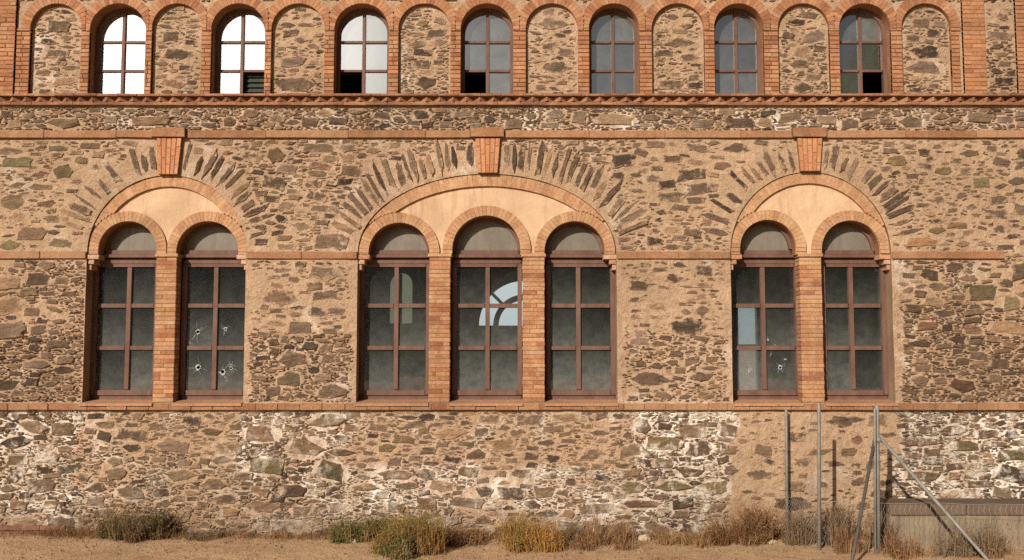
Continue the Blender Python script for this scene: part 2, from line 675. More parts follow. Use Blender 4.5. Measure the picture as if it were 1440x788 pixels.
# ------------------------------------------------------------------ levels measured on the photograph
XL, XR, ZTOP = -11.0, 11.0, 9.2
Z_COR_T, Z_COR_B = ZZ(134), ZZ(150)
Z_ST_T, Z_ST_B = ZZ(184), ZZ(195)
Z_IM_T, Z_IM_B = ZZ(354), ZZ(364.5)
Z_SI_T, Z_SI_B = ZZ(566), ZZ(577)
Z_SPR = ZZ(356)

# ------------------------------------------------------------------ density of the rubble, by place on the photograph
# x0, x1, y0, y1, coverage, small-stone share, relief, whiteness, darkness
ZONES = [
    (-900, 2400, 130, 190, .60, .75, .9, .35, .1),
    (-900, 345, 190, 360, .38, .12, .5, .12, .0),
    (345, 880, 190, 360, .40, .22, .6, .18, .05),
    (880, 1250, 190, 360, .35, .15, .5, .10, .0),
    (1250, 2400, 190, 360, .38, .12, .5, .10, .0),
    (-900, 119, 360, 470, .50, .45, .8, .1, .0),
    (-900, 119, 470, 571, .62, .45, 1., .2, .1),
    (344, 502, 360, 470, .34, .12, .5, .1, .0),
    (344, 502, 470, 571, .55, .6, .9, .2, .2),
    (867, 1029, 360, 470, .33, .1, .4, .1, .0),
    (867, 1029, 470, 571, .46, .6, .8, .15, .1),
    (1256, 2400, 360, 430, .50, .45, .8, .15, .0),
    (1256, 2400, 430, 571, .62, .45, 1., .25, .1),
    (-900, 106, 571, 720, .70, .35, 1.1, .95, .35),
    (-900, 106, 720, 790, .5, .4, .8, .5, .2),
    (106, 342, 571, 640, .44, .18, .5, .25, .05),
    (106, 342, 640, 790, .52, .4, .8, .42, .1),
    (342, 492, 571, 790, .62, .3, 1., .66, .2),
    (492, 890, 571, 655, .48, .18, .5, .28, .05),
    (492, 890, 655, 790, .48, .4, .8, .66, .1),
    (890, 1032, 571, 790, .64, .4, 1., .95, .15),
    (1032, 1262, 571, 640, .16, .3, .35, .12, .0),
    (1032, 1262, 640, 790, .26, .3, .5, .22, .05),
    (1262, 2400, 571, 790, .72, .3, 1.1, 1., .3),
    (-900, 2400, -600, 12, .5, .4, .7, .2, .1),
]


def zone_at(px, py):
    for zn in ZONES:
        if zn[0] <= px < zn[1] and zn[2] <= py < zn[3]:
            return zn
    return None


def wall_zone(x, z):
    px, py = warp(x, z)
    zn = zone_at(px, py) or (0, 0, 0, 0, .4, .3, .5, .1, 0)
    wh, de = zn[7], min(1, max(0, (zn[4] - .35) * 2.6))
    di = 0.
    if py > 706:
        di = min(.95, (py - 706) / 32)
    return (wh, de, di)


def wall_y(x, z):
    px, py = pix(x, z)
    de = wall_zone(x, z)[1]
    return .010 * nz(x, z, 1.7) + .007 * nz(x, z, 6, 4) + .016 * de + .004 * nz(x, z, 14, 2)


# ------------------------------------------------------------------ stone scatter
RX0, RZ0, RS = -11.2, -.4, .01
NXr, NZr = int(22.4 / RS), int(9.8 / RS)
occ = np.zeros((NXr, NZr), bool)
gx_ = RX0 + (np.arange(NXr) + .5) * RS
gz_ = RZ0 + (np.arange(NZr) + .5) * RS


def block(poly):
    xs = [p[0] for p in poly]
    zs = [p[1] for p in poly]
    i0, i1 = max(0, int((min(xs) - RX0) / RS)), min(NXr, int((max(xs) - RX0) / RS) + 1)
    k0, k1 = max(0, int((min(zs) - RZ0) / RS)), min(NZr, int((max(zs) - RZ0) / RS) + 1)
    if i1 <= i0 or k1 <= k0:
        return
    A, B = np.meshgrid(gx_[i0:i1], gz_[k0:k1], indexing='ij')
    occ[i0:i1, k0:k1] |= pip(A, B, poly)


def rect(x0, x1, z0, z1):
    return [(x0, z0), (x1, z0), (x1, z1), (x0, z1)]


def try_stone(cx, cz, a, b, rot, n, gap, force=False):
    """a, b: half sizes; books the place if it is free"""
    ca, sa = cos(rot), sin(rot)
    for lx, lz in ((0, 0), (.8, 0), (-.8, 0), (0, .8), (0, -.8)):
        i = int((cx + lx * a * ca - lz * b * sa - RX0) / RS)
        k = int((cz + lx * a * sa + lz * b * ca - RZ0) / RS)
        if i < 0 or k < 0 or i >= NXr or k >= NZr or occ[i, k]:
            return False
    A, B = a + gap, b + gap
    ex = sqrt((A * ca) ** 2 + (B * sa) ** 2)
    ez = sqrt((A * sa) ** 2 + (B * ca) ** 2)
    i0, i1 = int((cx - ex - RX0) / RS), int((cx + ex - RX0) / RS) + 2
    k0, k1 = int((cz - ez - RZ0) / RS), int((cz + ez - RZ0) / RS) + 2
    if i0 < 0 or k0 < 0 or i1 > NXr or k1 > NZr:
        return False
    dx = gx_[i0:i1][:, None] - cx
    dz = gz_[k0:k1][None, :] - cz
    lx = (dx * ca + dz * sa) / A
    lz = (-dx * sa + dz * ca) / B
    m = (lx * lx + lz * lz) < 1
    if (occ[i0:i1, k0:k1] & m).any():
        return False
    occ[i0:i1, k0:k1] |= m
    return True


# colours of schist, slate and field stone
PAL = [((.175, .128, .082), 6), ((.145, .106, .070), 6), ((.108, .080, .055), 6), ((.215, .158, .10), 5), ((.26, .18, .105), 3),
       ((.150, .110, .077), 2), ((.157, .114, .083), 2), ((.195, .144, .106), 2), ((.20, .132, .083), 2), ((.075, .056, .041), 3)]
PALC = [p for p, k in PAL for _ in range(k)]


def stone_col(dark=0.):
    c = rng.choice(PALC)
    f = U(.85, 1.25) * (1 - .25 * dark)
    return (c[0] * f * 1.02, c[1] * f * .965, c[2] * f)


def emit_stone(mb, cx, cz, a, b, rot, n, h, y0, col, mi=1, smear=.5, pale=0.):
    big = a > .085
    mid = a > .045
    sub = 4 if big else (3 if mid else 2)
    ca, sa = cos(rot), sin(rot)
    # angular outline: a few corners, broken edges between them
    kind = rng.random()
    if kind < .50:      # slab
        sl_ = U(-.22, .22)
        cor = [(-1 + U(0, .25), -.85 + sl_), (1 - U(0, .3), -.85 - sl_ * U(0, 1)), (1, .75 * U(.4, 1)), (.9 - U(0, .5), .9), (-.95 + U(0, .4), .9 + sl_ * .5)]
    elif kind < .66:    # lens with pointed ends
        cor = [(-1.12, U(-.4, .4)), (U(-.75, -.1), -.9 * U(.7, 1)), (U(.15, .8), -.85 * U(.6, 1)), (1.12, U(-.4, .4)), (U(.1, .7), .95 * U(.7, 1)), (U(-.7, -.1), .9 * U(.7, 1))]
    else:
        nc = rng.choice((5, 6, 7)) if mid else rng.choice((4, 5, 6))
        t0 = U(0, 2 * pi)
        cor = []
        for k in range(nc):
            t = t0 + 2 * pi * (k + U(-.32, .32)) / nc
            c, s_ = cos(t), sin(t)
            r0 = (abs(c) ** 2.6 + abs(s_) ** 2.6) ** (-1 / 2.6) * U(.84, 1.12)
            cor.append((r0 * c, r0 * s_))
    nc = len(cor)
    rr = []
    jm = .085 if mid else .06
    for k in range(nc):
        p, q = cor[k], cor[(k + 1) % nc]
        for j in range(sub):
            f = j / sub
            bul = 1 + .14 * f * (1 - f) * U(-.8, 1.2) + U(-jm, jm * .6)
            if j == 0:
                bul = 1 + U(-.04, .09)
            rr.append(((p[0] + (q[0] - p[0]) * f) * bul * a, (p[1] + (q[1] - p[1]) * f) * (bul + U(-jm, jm)) * b))
    N = len(rr)
    tx, tz = U(-.10, .10), U(-.14, .14)
    rows = ((1.04, .03, 1.), (1.0, -.35, .9), (.93, -.9, .45), (.5, -1., 0.)) if mid else ((1.06, .03, 1.), (.97, -.3, .9), (.7, -1., .35))
    vs_, zo = [], []
    for sc, yy, ed in rows:
        for lx, lz in rr:
            x, z = lx * sc, lz * sc
            y = y0 + (yy if yy > 0 else yy * h)
            if yy < 0:
                y += U(-.16, .16) * h + (tx * x + tz * z) * min(1, h / .02) * .7
            vs_.append((cx + x * ca - z * sa, y, cz + x * sa + z * ca))
            zo.append((ed, smear, pale))
    vs_.append((cx, y0 - h * U(.85, 1.15), cz))
    zo.append((0, smear, pale))
    fs = []
    R_ = len(rows)
    for r_ in range(R_ - 1):
        for k in range(N):
            k2 = (k + 1) % N
            fs.append((r_ * N + k, r_ * N + k2, (r_ + 1) * N + k2, (r_ + 1) * N + k))
    for k in range(N):
        fs.append(((R_ - 1) * N + k, (R_ - 1) * N + (k + 1) % N, R_ * N))
    mb.add(vs_, fs, col, mi, False, zo)


def warp(x, z):
    return pix(x + .22 * nz(x, z, 1.1, 3) + .08 * nz(x, z, 4, 1), z + .07 * nz(x, z, 1.6, 9))


def scatter(mb, x0, x1, z0, z1, cov, small, relief, dark, yfun, gap=.004, pale=0., only=None):
    area = (x1 - x0) * (z1 - z0)
    i0, i1 = max(0, int((x0 - RX0) / RS)), min(NXr, int((x1 - RX0) / RS))
    k0, k1 = max(0, int((z0 - RZ0) / RS)), min(NZr, int((z1 - RZ0) / RS))
    free = (~occ[i0:i1, k0:k1]).sum() * RS * RS
    if free < .01:
        return
    want = cov * free
    smear = max(.4, min(1.5, 1.85 - relief * 1.25))
    # half width, aspect, share of the covered area
    classes = [(.14, .28, .28, .58, .36 * (1 - small * .85)), (.085, .15, .24, .62, .42 * (1 - small * .4)), (.045, .09, .20, .52, .24), (.020, .048, .22, .6, .06 + .36 * small)]
    tot = sum(c[4] for c in classes)
    for amin, amax, r0, r1, share in classes:
        goal = want * share / tot
        got = 0.
        tries = int(area / (amin * amax * .3) * 7) + 30
        for _ in range(tries):
            if got >= goal:
                break
            a = U(amin, amax)
            b = min(a * U(r0, r1), .125)
            rot = rng.gauss(0, .10) if a > .05 else rng.gauss(0, .22)
            cx, cz = U(x0, x1), U(z0, z1)
            if relief < .85 and a < .085 and nz(cx, cz, 1.2, 5) + .6 * nz(cx, cz, 3.1, 8) < U(-.35, .3):
                continue
            if only is not None and zone_at(*warp(cx, cz)) is not only:
                continue
            if try_stone(cx, cz, a, b, rot, 2, gap if a > .05 else gap * .5):
                got += a * b * 3.0
                h = relief * U(.008, .036) * (1. if a > .06 else .8)
                emit_stone(mb, cx, cz, a, b, rot, 2, h, yfun(cx, cz), stone_col(dark), 1, smear * U(.6, 1.2), pale)


# ------------------------------------------------------------------ the building
bld = thing('stone_building', 'old two storey rubble stone factory facade with orange brick arches and tall arched windows', 'building', (0, 0, 0))

GROUPS = []   # x0, x1 (pixels at mid height), top pixel, arch openings [(x0,x1,top)], piers [(x0,x1)], keystone
GROUPS.append(dict(x0=119.5, x1=344.5, top=246.5, arches=[(137, 218.5, 311), (247, 334, 311)], piers=[(216.5, 245)], key=(222, 258, 224, 252)))
GROUPS.append(dict(x0=502, x1=867.5, top=244.5, arches=[(518, 603.5, 313), (636, 732, 303), (766, 851, 311)], piers=[(603, 632.5), (735, 766)], key=(668, 704, 672, 700)))
GROUPS.append(dict(x0=1028.5, x1=1255.5, top=242, arches=[(1042, 1120.5, 309), (1157, 1239, 310)], piers=[(1127.5, 1158.5)], key=(1119, 1155, 1124, 1152)))

holes = []
for gq in GROUPS:
    a, b = XX(gq['x0'], 430), XX(gq['x1'], 430)
    gq['X0'], gq['X1'] = a, b
    gq['rz'] = ZZ(gq['top']) - Z_SPR
    gq['hole'] = arch_poly(a, b, Z_SI_T - .004, Z_SPR, gq['rz'], 44)
    holes.append(gq['hole'])

# main wall, from the ground to the tile cornice
mb = MB()
plate(mb, rect(XL, XR, -.25, Z_COR_B + .03), holes, .075, wall_y, wall_zone, back=.27, mi=0, mi_back=2)
for h in holes:
    block([(x + (.012 if x > sum(p[0] for p in h) / len(h) else -.012), z) for x, z in h])
block(rect(XL - 1, XR + 1, Z_COR_B - .01, ZZ(5)))
block(rect(XL - 1, XR + 1, Z_ST_B - .01, Z_ST_T + .01))
block(rect(XL - 1, XR + 1, Z_SI_B - .01, Z_SI_T + .01))
segs = [(XL, GROUPS[0]['X0']), (GROUPS[0]['X1'], GROUPS[1]['X0']), (GROUPS[1]['X1'], GROUPS[2]['X0']), (GROUPS[2]['X1'], XX(1412, 360))]
for a, b in segs:
    block(rect(a, b, Z_IM_B - .01, Z_IM_T + .01))
for gq in GROUPS:
    k = gq['key']
    block([P(k[2] - 2, 247), P(k[3] + 2, 247), P(k[1] + 2, 196), P(k[0] - 2, 196)])
# smooth mortar strips beside the openings
for px0, px1 in ((344, 352), (493, 502), (867, 876), (1019, 1029), (1255, 1266)):
    z = Z_SI_T
    while z < Z_IM_B:
        e = U(-.05, .05)
        wall_left = px0 in (344, 867, 1255)
        block(rect(XX(px0, 460) - (0 if wall_left else e), XX(px1, 460) + (e if wall_left else 0), z, z + .09))
        z += .08

# slate voussoirs fanning round the relieving arches
for gi, gq in enumerate(GROUPS):
    cx, hw, rz = (gq['X0'] + gq['X1']) / 2, (gq['X1'] - gq['X0']) / 2, gq['rz']
    t = R(12)
    while t < R(168):
        ex, ez = cx + hw * cos(t), Z_SPR + rz * sin(t)
        nx, nz_ = cos(t) / hw, sin(t) / rz
        l = sqrt(nx * nx + nz_ * nz_)
        nx, nz_ = nx / l, nz_ / l
        if gi == 1:
            nx = nx * .75
            l = sqrt(nx * nx + nz_ * nz_)
            nx, nz_ = nx / l, nz_ / l
        up = (Z_ST_B - .02 - ez) / max(.05, nz_)
        ln = min(up, U(.40, .64) if gi == 1 else U(.32, .52))
        keep = .92 if gi == 1 else .78
        if ln > .13 and rng.random() < keep:
            off = U(.03, .09)
            hl = (ln - off) / 2
            a_, b_ = hl * U(.9, 1.08), U(.028, .06)
            sx, sz = ex + nx * (off + hl), ez + nz_ * (off + hl)
            rot = atan2(nz_, nx) + U(-.06, .06)
            nn = U(2.5, 4.5)
            if try_stone(sx, sz, a_, b_, rot, nn, .003):
                emit_stone(mb, sx, sz, a_, b_, rot, nn, U(.010, .030), wall_y(sx, sz), stone_col(0), 1, U(.6, 1.3), .25)
        t += U(.036, .062) / sqrt((hw * sin(t)) ** 2 + (rz * cos(t)) ** 2)
    # keep ordinary stones out of the fan
    block(arc(cx, Z_SPR, hw + .34, rz + .34, R(20), R(160), 40) + arc(cx, Z_SPR, hw - .05, rz - .05, R(162), R(18), 40))

# stones one can pick out on the photograph: x0, x1, y0, y1, tilt, colour
G1, G2, G3, OC, DK, PU = (.18, .136, .086), (.135, .10, .066), (.205, .152, .113), (.27, .19, .115), (.09, .068, .047), (.155, .117, .08)
PICK = [
    (0, 35, 274, 296, 0, G1), (75, 103, 230, 253, .1, G2), (374, 402, 206, 230, .1, G2), (20, 66, 319, 340, 0, G1), (36, 77, 258, 268, -.05, G1),
    (0, 45, 221, 236, 0, G1), (22, 52, 237, 250, 0, G1), (50, 78, 281, 292, 0, G2), (68, 102, 336, 349, -.1, G1), (0, 28, 338, 352, 0, G1),
    (112, 142, 201, 210, 0, G2), (67, 96, 205, 213, 0, PU), (104, 124, 220, 231, 0, G1), (370, 392, 212, 230, 0, G2), (356, 386, 288, 300, -.1, G2),
    (1170, 1192, 218, 236, .1, G1), (1246, 1278, 219, 233, 0, G1), (1367, 1391, 249, 266, .1, G3), (1305, 1330, 318, 331, 0, PU), (1270, 1318, 334, 347, 0, OC),
    (1418, 1442, 248, 262, .05, G2), (1315, 1340, 235, 247, 0, G1), (1347, 1380, 212, 222, 0, G2), (1296, 1318, 235, 247, .1, G1), (1331, 1360, 312, 322, 0, G1),
    (1361, 1402, 400, 425, .05, G2), (1411, 1434, 415, 438, 0, G3), (1288, 1320, 452, 465, 0, G1), (1268, 1310, 526, 541, .05, G1), (1332, 1372, 532, 552, 0, DK),
    (962, 1034, 426, 442, 0, G1), (400, 440, 452, 470, 0, G1), (352, 398, 428, 437, 0, G1), (341, 380, 547, 564, 0, G2), (388, 425, 522, 545, 0, G2),
    (0, 35, 578, 600, 0, G2), (35, 71, 579, 598, .05, DK), (68, 106, 594, 614, .0, G2), (6, 40, 638, 656, .05, G2), (48, 84, 634, 652, -.05, G1),
    (135, 156, 606, 622, -.2, DK), (220, 246, 578, 591, 0, G3), (283, 312, 602, 614, 0, G2), (277, 306, 614, 629, 0, OC), (148, 172, 643, 656, 0, G1),
    (232, 274, 660, 678, 0, G1), (344, 400, 644, 668, 0, G2), (401, 458, 614, 646, .1, PU), (440, 490, 648, 676, -.28, (.105, .08, .06)), (392, 432, 682, 700, -.05, DK),
    (492, 534, 680, 691, 0, OC), (530, 560, 624, 637, 0, G2), (643, 674, 656, 672, 0, G2), (654, 684, 632, 648, 0, G2), (549, 584, 612, 624, -.1, PU),
    (588, 614, 628, 640, 0, G2), (905, 957, 614, 634, 0, G1), (871, 908, 676, 696, 0, G1), (921, 972, 675, 694, -.05, G1), (984, 1026, 674, 698, .05, G1),
    (874, 930, 701, 716, -.04, G2), (942, 976, 701, 716, .25, DK), (948, 990, 656, 672, 0, G2), (889, 916, 588, 612, -.5, G2), (1060, 1086, 626, 642, -.2, G1),
    (1262, 1325, 615, 628, 0, PU), (1334, 1378, 620, 635, 0, G2), (1371, 1406, 604, 617, 0, G2), (1322, 1360, 598, 614, 0, G2), (1402, 1442, 632, 648, 0, G2),
    (1268, 1326, 662, 677, -.05, G2), (1317, 1380, 688, 707, .05, (.22, .145, .085)), (1395, 1422, 685, 702, 0, G3), (1358, 1398, 676, 686, 0, G2), (1266, 1304, 698, 708, 0, DK),
    (1136, 1172, 630, 642, .15, G1), (1180, 1206, 630, 643, .1, G1), (1197, 1213, 612, 624, 0, G1),
    (66, 116, 166, 182, -.03, G2), (181, 242, 164, 177, .03, G1), (324, 360, 152, 164, 0, PU), (836, 894, 160, 178, 0, OC), (803, 824, 156, 176, 0, G3),
    (1262, 1302, 164, 180, -.1, G2), (313, 332, 164, 178, 0, G2), (460, 490, 165, 176, 0, DK), (1376, 1398, 172, 184, 0, G1),
]
for x0, x1, y0, y1, tl, cc in PICK:
    (ax, az), (bx, bz) = P(x0, y1), P(x1, y0)
    cx, cz = (ax + bx) / 2, (az + bz) / 2
    nn = U(2.2, 3.4)
    if try_stone(cx, cz, (bx - ax) / 2, (bz - az) / 2, tl, nn, .012):
        zn = zone_at((x0 + x1) / 2, (y0 + y1) / 2)
        emit_stone(mb, cx, cz, (bx - ax) / 2, (bz - az) / 2, tl, nn, U(.016, .032) * (zn[6] if zn else .8), wall_y(cx, cz), tuple(v * U(.95, 1.2) * f for v, f in zip(cc, (1, .93, .86))), 1, U(.1, .6) * (1.6 - zn[6] if zn else 1), zn[7] if zn else 0)

for zn in ZONES[:-1]:
    x0, x1 = max(XL, XX(zn[0], zn[3])), min(XR, XX(zn[1], zn[3]))
    scatter(mb, max(XL, x0 - .25), min(XR, x1 + .25), max(-.2, ZZ(zn[3]) - .08), ZZ(zn[2]) + .08, zn[4] * 1.1, zn[5], zn[6], zn[8], wall_y, .004, zn[7], zn)
# loose small stones creeping into the fan of slates
mb.build('rubble_wall', [M['mortar'], M['stone'], M['reveal']], bld)

# brick colours
BR = [(.355, .165, .082), (.40, .20, .105), (.32, .145, .074), (.375, .20, .112), (.335, .158, .08), (.28, .125, .068)]
PB = [(.41, .235, .128), (.44, .26, .148), (.385, .212, .118), (.415, .24, .138)]


def bc(pal=BR, f=1.):
    c = rng.choice(pal)
    k = U(.92, 1.08) * f
    return tuple(x * k for x in c)


def course(mb, x0, x1, z0, z1, yf, dep, L, pal=BR, gap=.008, jit=.003, ends=True, bond=None, f=1.):
    """one run of bricks"""
    x = x0 - (bond or 0)
    while x < x1 - 1e-4:
        l = L * U(.9, 1.1)
        a, b = max(x, x0), min(x + l, x1)
        if x1 - b < .05:
            b = x1
            l = 99
        if b - a > .02:
            g_ = gap / 2
            e1, e2, e3, e4 = U(0, .005), U(0, .005), U(-.004, .004), U(-.004, .004)
            if rng.random() < .10:
                e1 += U(.006, .016)
            if rng.random() < .10:
                e4 -= U(.006, .014)
            mb.quad_brick([(a + g_, z0 + g_ + e1), (b - g_, z0 + g_ + e2), (b - g_, z1 - g_ + e3), (a + g_, z1 - g_ + e4)], yf + U(-jit, jit) * 1.8, dep, bc(pal, f), jit=.002)
        x += l


def ring(mb, cx, cz, r0, r1, a0, a1, step, yf, dep, pal, outer=None, limit=None, rz_k=None):
    """bricks set radially; outer(t) may shorten them"""
    n = max(3, int(round(abs(a1 - a0) * (r0 + r1) / 2 / step)))
    g_ = .002
    for i in range(n):
        t0 = a0 + (a1 - a0) * i / n
        t1 = a0 + (a1 - a0) * (i + 1) / n
        dt = g_ / (r0 + r1)
        t0_, t1_ = t0 + dt, t1 - dt
        ro = r1
        if outer:
            ro = min(ro, outer(cos((t0 + t1) / 2), sin((t0 + t1) / 2)))
        if ro - r0 < .025:
            continue
        q = [(cx + r0 * cos(t0_), cz + r0 * sin(t0_)), (cx + ro * cos(t0_), cz + ro * sin(t0_)), (cx + ro * cos(t1_), cz + ro * sin(t1_)), (cx + r0 * cos(t1_), cz + r0 * sin(t1_))]
        mb.quad_brick(q, yf + U(-.002, .002), dep, bc(pal), .002)


# ------------------------------------------------------------------ lower window groups
FR = .225      # front of the timber frames


def frame_bar(mb, x0, x1, z0, z1, y0, y1):
    """moulded timber bar with chamfered front edges"""
    c = min(.012, (x1 - x0) * .25, (z1 - z0) * .25)
    mb.quad_brick([(x0, z0), (x1, z0), (x1, z1), (x0, z1)], y0, y1 - y0, (1, 1, 1), c)


def pane_mesh(mb, x0, x1, z0, z1, y, zlo, zhi, top=None, holes=(), am=None):
    tx, tz = U(-.004, .004), U(-.004, .004)
    mx, mz = (x0 + x1) / 2, (z0 + z1) / 2
    am = U(.35, 1.25) if am is None else am
    out = [(x0, z0), (x1, z0), (x1, z1), (x0, z1)]
    if top:
        out = [(x0, z0), (x1, z0)] + [(x1 + (x0 - x1) * i / 10, top(x1 + (x0 - x1) * i / 10)) for i in range(11)]

    def dust(x, z):
        # settled dust: thickest at the foot of each pane and of the whole window
        d = max(0, 1 - (z - z0) / max(.1, (z1 - z0))) * .45 + max(0, 1 - (z - zlo) / max(.1, (zhi - zlo))) * .75
        return (min(1, d), am, 0)
    plate(mb, out, [h for h in holes if x0 < h[0][0] < x1 and z0 < h[0][1] < z1], .07, lambda x, z: y + (x - mx) * tx + (z - mz) * tz, dust, smooth=False)


def hole_line(px, py, r, y):
    """ragged outline of a shot hole in the pane"""
    x, z = P(px, py, y)
    return [(x + r * cos(2 * pi * k / 11) * U(.75, 1.2), z + r * sin(2 * pi * k / 11) * U(.75, 1.2)) for k in range(11)]


def bullet(mb, hl, px, py, r, y, rays=7):
    """crazed white rim and hair cracks round a shot hole"""
    x, z = P(px, py, y)
    N = len(hl)
    vs_, fs = [], []
    for k in range(N):
        vs_.append((hl[k][0], y, hl[k][1]))
        q = r * U(.95, 2.1)
        t = 2 * pi * k / N
        vs_.append((x + q * cos(t), y - .001, z + q * sin(t)))
    for k in range(N):
        a, b = 2 * k, 2 * ((k + 1) % N)
        fs.append((a, a + 1, b + 1, b))
    mb.add(vs_, fs)
    for k in range(rays):
        t = U(0, 2 * pi)
        l = r * U(2.2, 6)
        pts = [(x + cos(t) * r * 1.2, z + sin(t) * r * 1.2)]
        for q in range(3):
            t += U(-.3, .3)
            pts.append((pts[-1][0] + cos(t) * l / 3, pts[-1][1] + sin(t) * l / 3))
        for (xa, za), (xb, zb_) in zip(pts, pts[1:]):
            n_ = (-(zb_ - za), xb - xa)
            m_ = .0018 / max(1e-4, sqrt(n_[0] ** 2 + n_[1] ** 2))
            mb.add([(xa + n_[0] * m_, y - .001, za + n_[1] * m_), (xa - n_[0] * m_, y - .001, za - n_[1] * m_), (xb, y - .001, zb_)], [(0, 1, 2)])


# frame edges and mullion at plane FR, in photo pixels
LOWER = [
    dict(f=(131, 222), m=179.5, b=0), dict(f=(255, 346), m=302, b=1),
    dict(f=(510, 605), m=557, b=0), dict(f=(636, 734), m=685.5, b=0), dict(f=(768, 865), m=813.5, b=0),
    dict(f=(1027, 1125), m=1074, b=2), dict(f=(1156, 1246), m=1198.5, b=0)]
HOLES = {1: [(278, 467, .055), (317, 463, .035), (279, 517, .06), (313, 523, .065), (325, 518, .04), (267, 482, .02), (326, 513, .02)],
         5: [(1097, 517, .045), (1080, 478, .02), (1090, 486, .018), (1054, 521, .035), (1104, 505, .02), (1084, 498, .015)]}
wi = 0
PIER_F = .03
for gi, gq in enumerate(GROUPS):
    X0, X1, rz = gq['X0'], gq['X1'], gq['rz']
    cx, hw = (X0 + X1) / 2, (X1 - X0) / 2
    arches = []
    for a, b, tp in gq['arches']:
        xa, xb = XX(a, 350), XX(b, 350)
        r_ = (xb - xa) / 2
        zs = ZZ(tp) - r_
        arches.append(((xa + xb) / 2, zs, r_))
    # tympanum plate with the arch openings cut out
    out = [(X0, Z_SPR - .02)]
    for ax, zs, r_ in arches:
        out += [(ax - r_, Z_SPR - .02), (ax - r_, zs)] + arc(ax, zs, r_, r_, pi, 0, 26)[1:] + [(ax + r_, Z_SPR - .02)]
    out += [(X1, Z_SPR - .02)]
    out += arc(cx, Z_SPR, hw - .002, rz - .002, 0, pi, 50)
    tb = MB()
    plate(tb, out, (), .07, lambda x, z: .062 + .006 * nz(x, z, 2.5) + .003 * nz(x, z, 9), None, back=.222, back_outer=True, mi=0, mi_back=1)
    tb.build('tympanum', [M['tymp'], M['bmortar']], bld)
    # relieving arch ring
    rb = MB()
    T = .155 if gi != 1 else .17
    n = int((pi * (hw + rz) / 2) / .058)
    for i in range(n):
        ts = [pi * (i + e) / n for e in (.02, .98)]
        tm = pi * (i + .5) / n
        nx, nzz = cos(tm) / hw, sin(tm) / rz
        l = sqrt(nx * nx + nzz * nzz)
        nx, nzz = nx / l, nzz / l
        TT = T
        # shorten where a window ring takes over
        mxp, mzp = cx + hw * cos(tm), Z_SPR + rz * sin(tm)
        for s_ in range(16):
            d = T * (s_ + 1) / 16
            if any(sqrt((mxp - nx * d - ax) ** 2 + (mzp - nzz * d - zs) ** 2) < r_ + .150 for ax, zs, r_ in arches) or mzp - nzz * d < Z_SPR:
                TT = T * s_ / 16
                break
        if TT < .03:
            continue
        po = [(cx + (hw - .004) * cos(t), Z_SPR + (rz - .004) * sin(t)) for t in ts]
        pi_ = [(x - nx * TT, z - nzz * TT) for x, z in po]
        rb.quad_brick([po[0], po[1], pi_[1], pi_[0]], .022 + U(-.002, .002), .05, bc(PB), .002)
    rb.build('relieving_arch', M['brickpale'], bld)
    # rings round each arched opening
    for ax, zs, r_ in arches:
        wb = MB()

        def lim(c, s_, ax=ax, zs=zs):
            # distance from the ring's centre to the relieving arch's outer line, and to the middle of the pier
            lo, hi = 0., 2.
            for _ in range(24):
                m_ = (lo + hi) / 2
                x, z = ax + c * m_, zs + s_ * m_
                inside = ((x - cx) / (hw - .006)) ** 2 + (max(0, z - Z_SPR) / (rz - .006)) ** 2 < 1
                for bx, bz, br in arches:
                    if abs(bx - ax) > .1 and sqrt((x - bx) ** 2 + (z - bz) ** 2) < sqrt((x - ax) ** 2 + (z - zs) ** 2):
                        inside = False
                if inside:
                    lo = m_
                else:
                    hi = m_
            return lo
        ring(wb, ax, zs, r_ + .002, r_ + .145, 0, pi, .058, .028, .08, PB, outer=lim)
        # straight stilts down to the springing
        zz = zs
        while zz > Z_SPR - .005:
            z2 = max(Z_SPR - .02, zz - .06)
            if zz - z2 < .02:
                break
            for sg in (-1, 1):
                xo = ax + sg * min(r_ + .145, lim(sg, 0))
                xi = ax + sg * (r_ + .002)
                a_, b_ = min(xo, xi), max(xo, xi)
                if b_ - a_ > .03:
                    wb.quad_brick([(a_, z2 + .003), (b_, z2 + .003), (b_, zz - .003), (a_, zz - .003)], .028 + U(-.003, .003), .08, bc(PB), .004)
            zz = z2
        wb.build('window_arch', M['brickpale'], bld)
    # piers
    for a, b in gq['piers']:
        pb = MB()
        xa, xb = XX(a, 460), XX(b, 460)
        nC = 34
        for i in range(nC):
            z0 = Z_SI_T + (Z_SPR - .05 - Z_SI_T) * i / nC
            z1 = Z_SI_T + (Z_SPR - .05 - Z_SI_T) * (i + 1) / nC
            e = U(-.004, .004)
            if rng.random() < .6:
                pb.quad_brick([(xa + e, z0 + .004), (xb + e, z0 + .004), (xb + e, z1 - .004), (xa + e, z1 - .004)], PIER_F + U(-.003, .003), .2, bc(BR + PB), .005)
            else:
                m_ = xa + (xb - xa) * rng.choice((.34, .5, .66))
                for p, q in ((xa + e, m_ - .003), (m_ + .003, xb + e)):
                    pb.quad_brick([(p, z0 + .004), (q, z0 + .004), (q, z1 - .004), (p, z1 - .004)], PIER_F + U(-.003, .003), .2, bc(BR + PB), .005)
        pb.box(xa + .008, xb - .008, PIER_F + .006, .33, Z_SI_T, Z_SPR - .05, mi=1)
        pb.build('brick_pier', [M['brickpale'], M['bmortar']], bld)
        ib = MB()
        ib.quad_brick([(xa - .02, Z_SPR - .05), (xb + .02, Z_SPR - .05), (xb + .02, Z_SPR - .006), (xa - .02, Z_SPR - .006)], .005, .22, bc(PB), .006)
        ib.build('impost', M['brickpale'], bld)
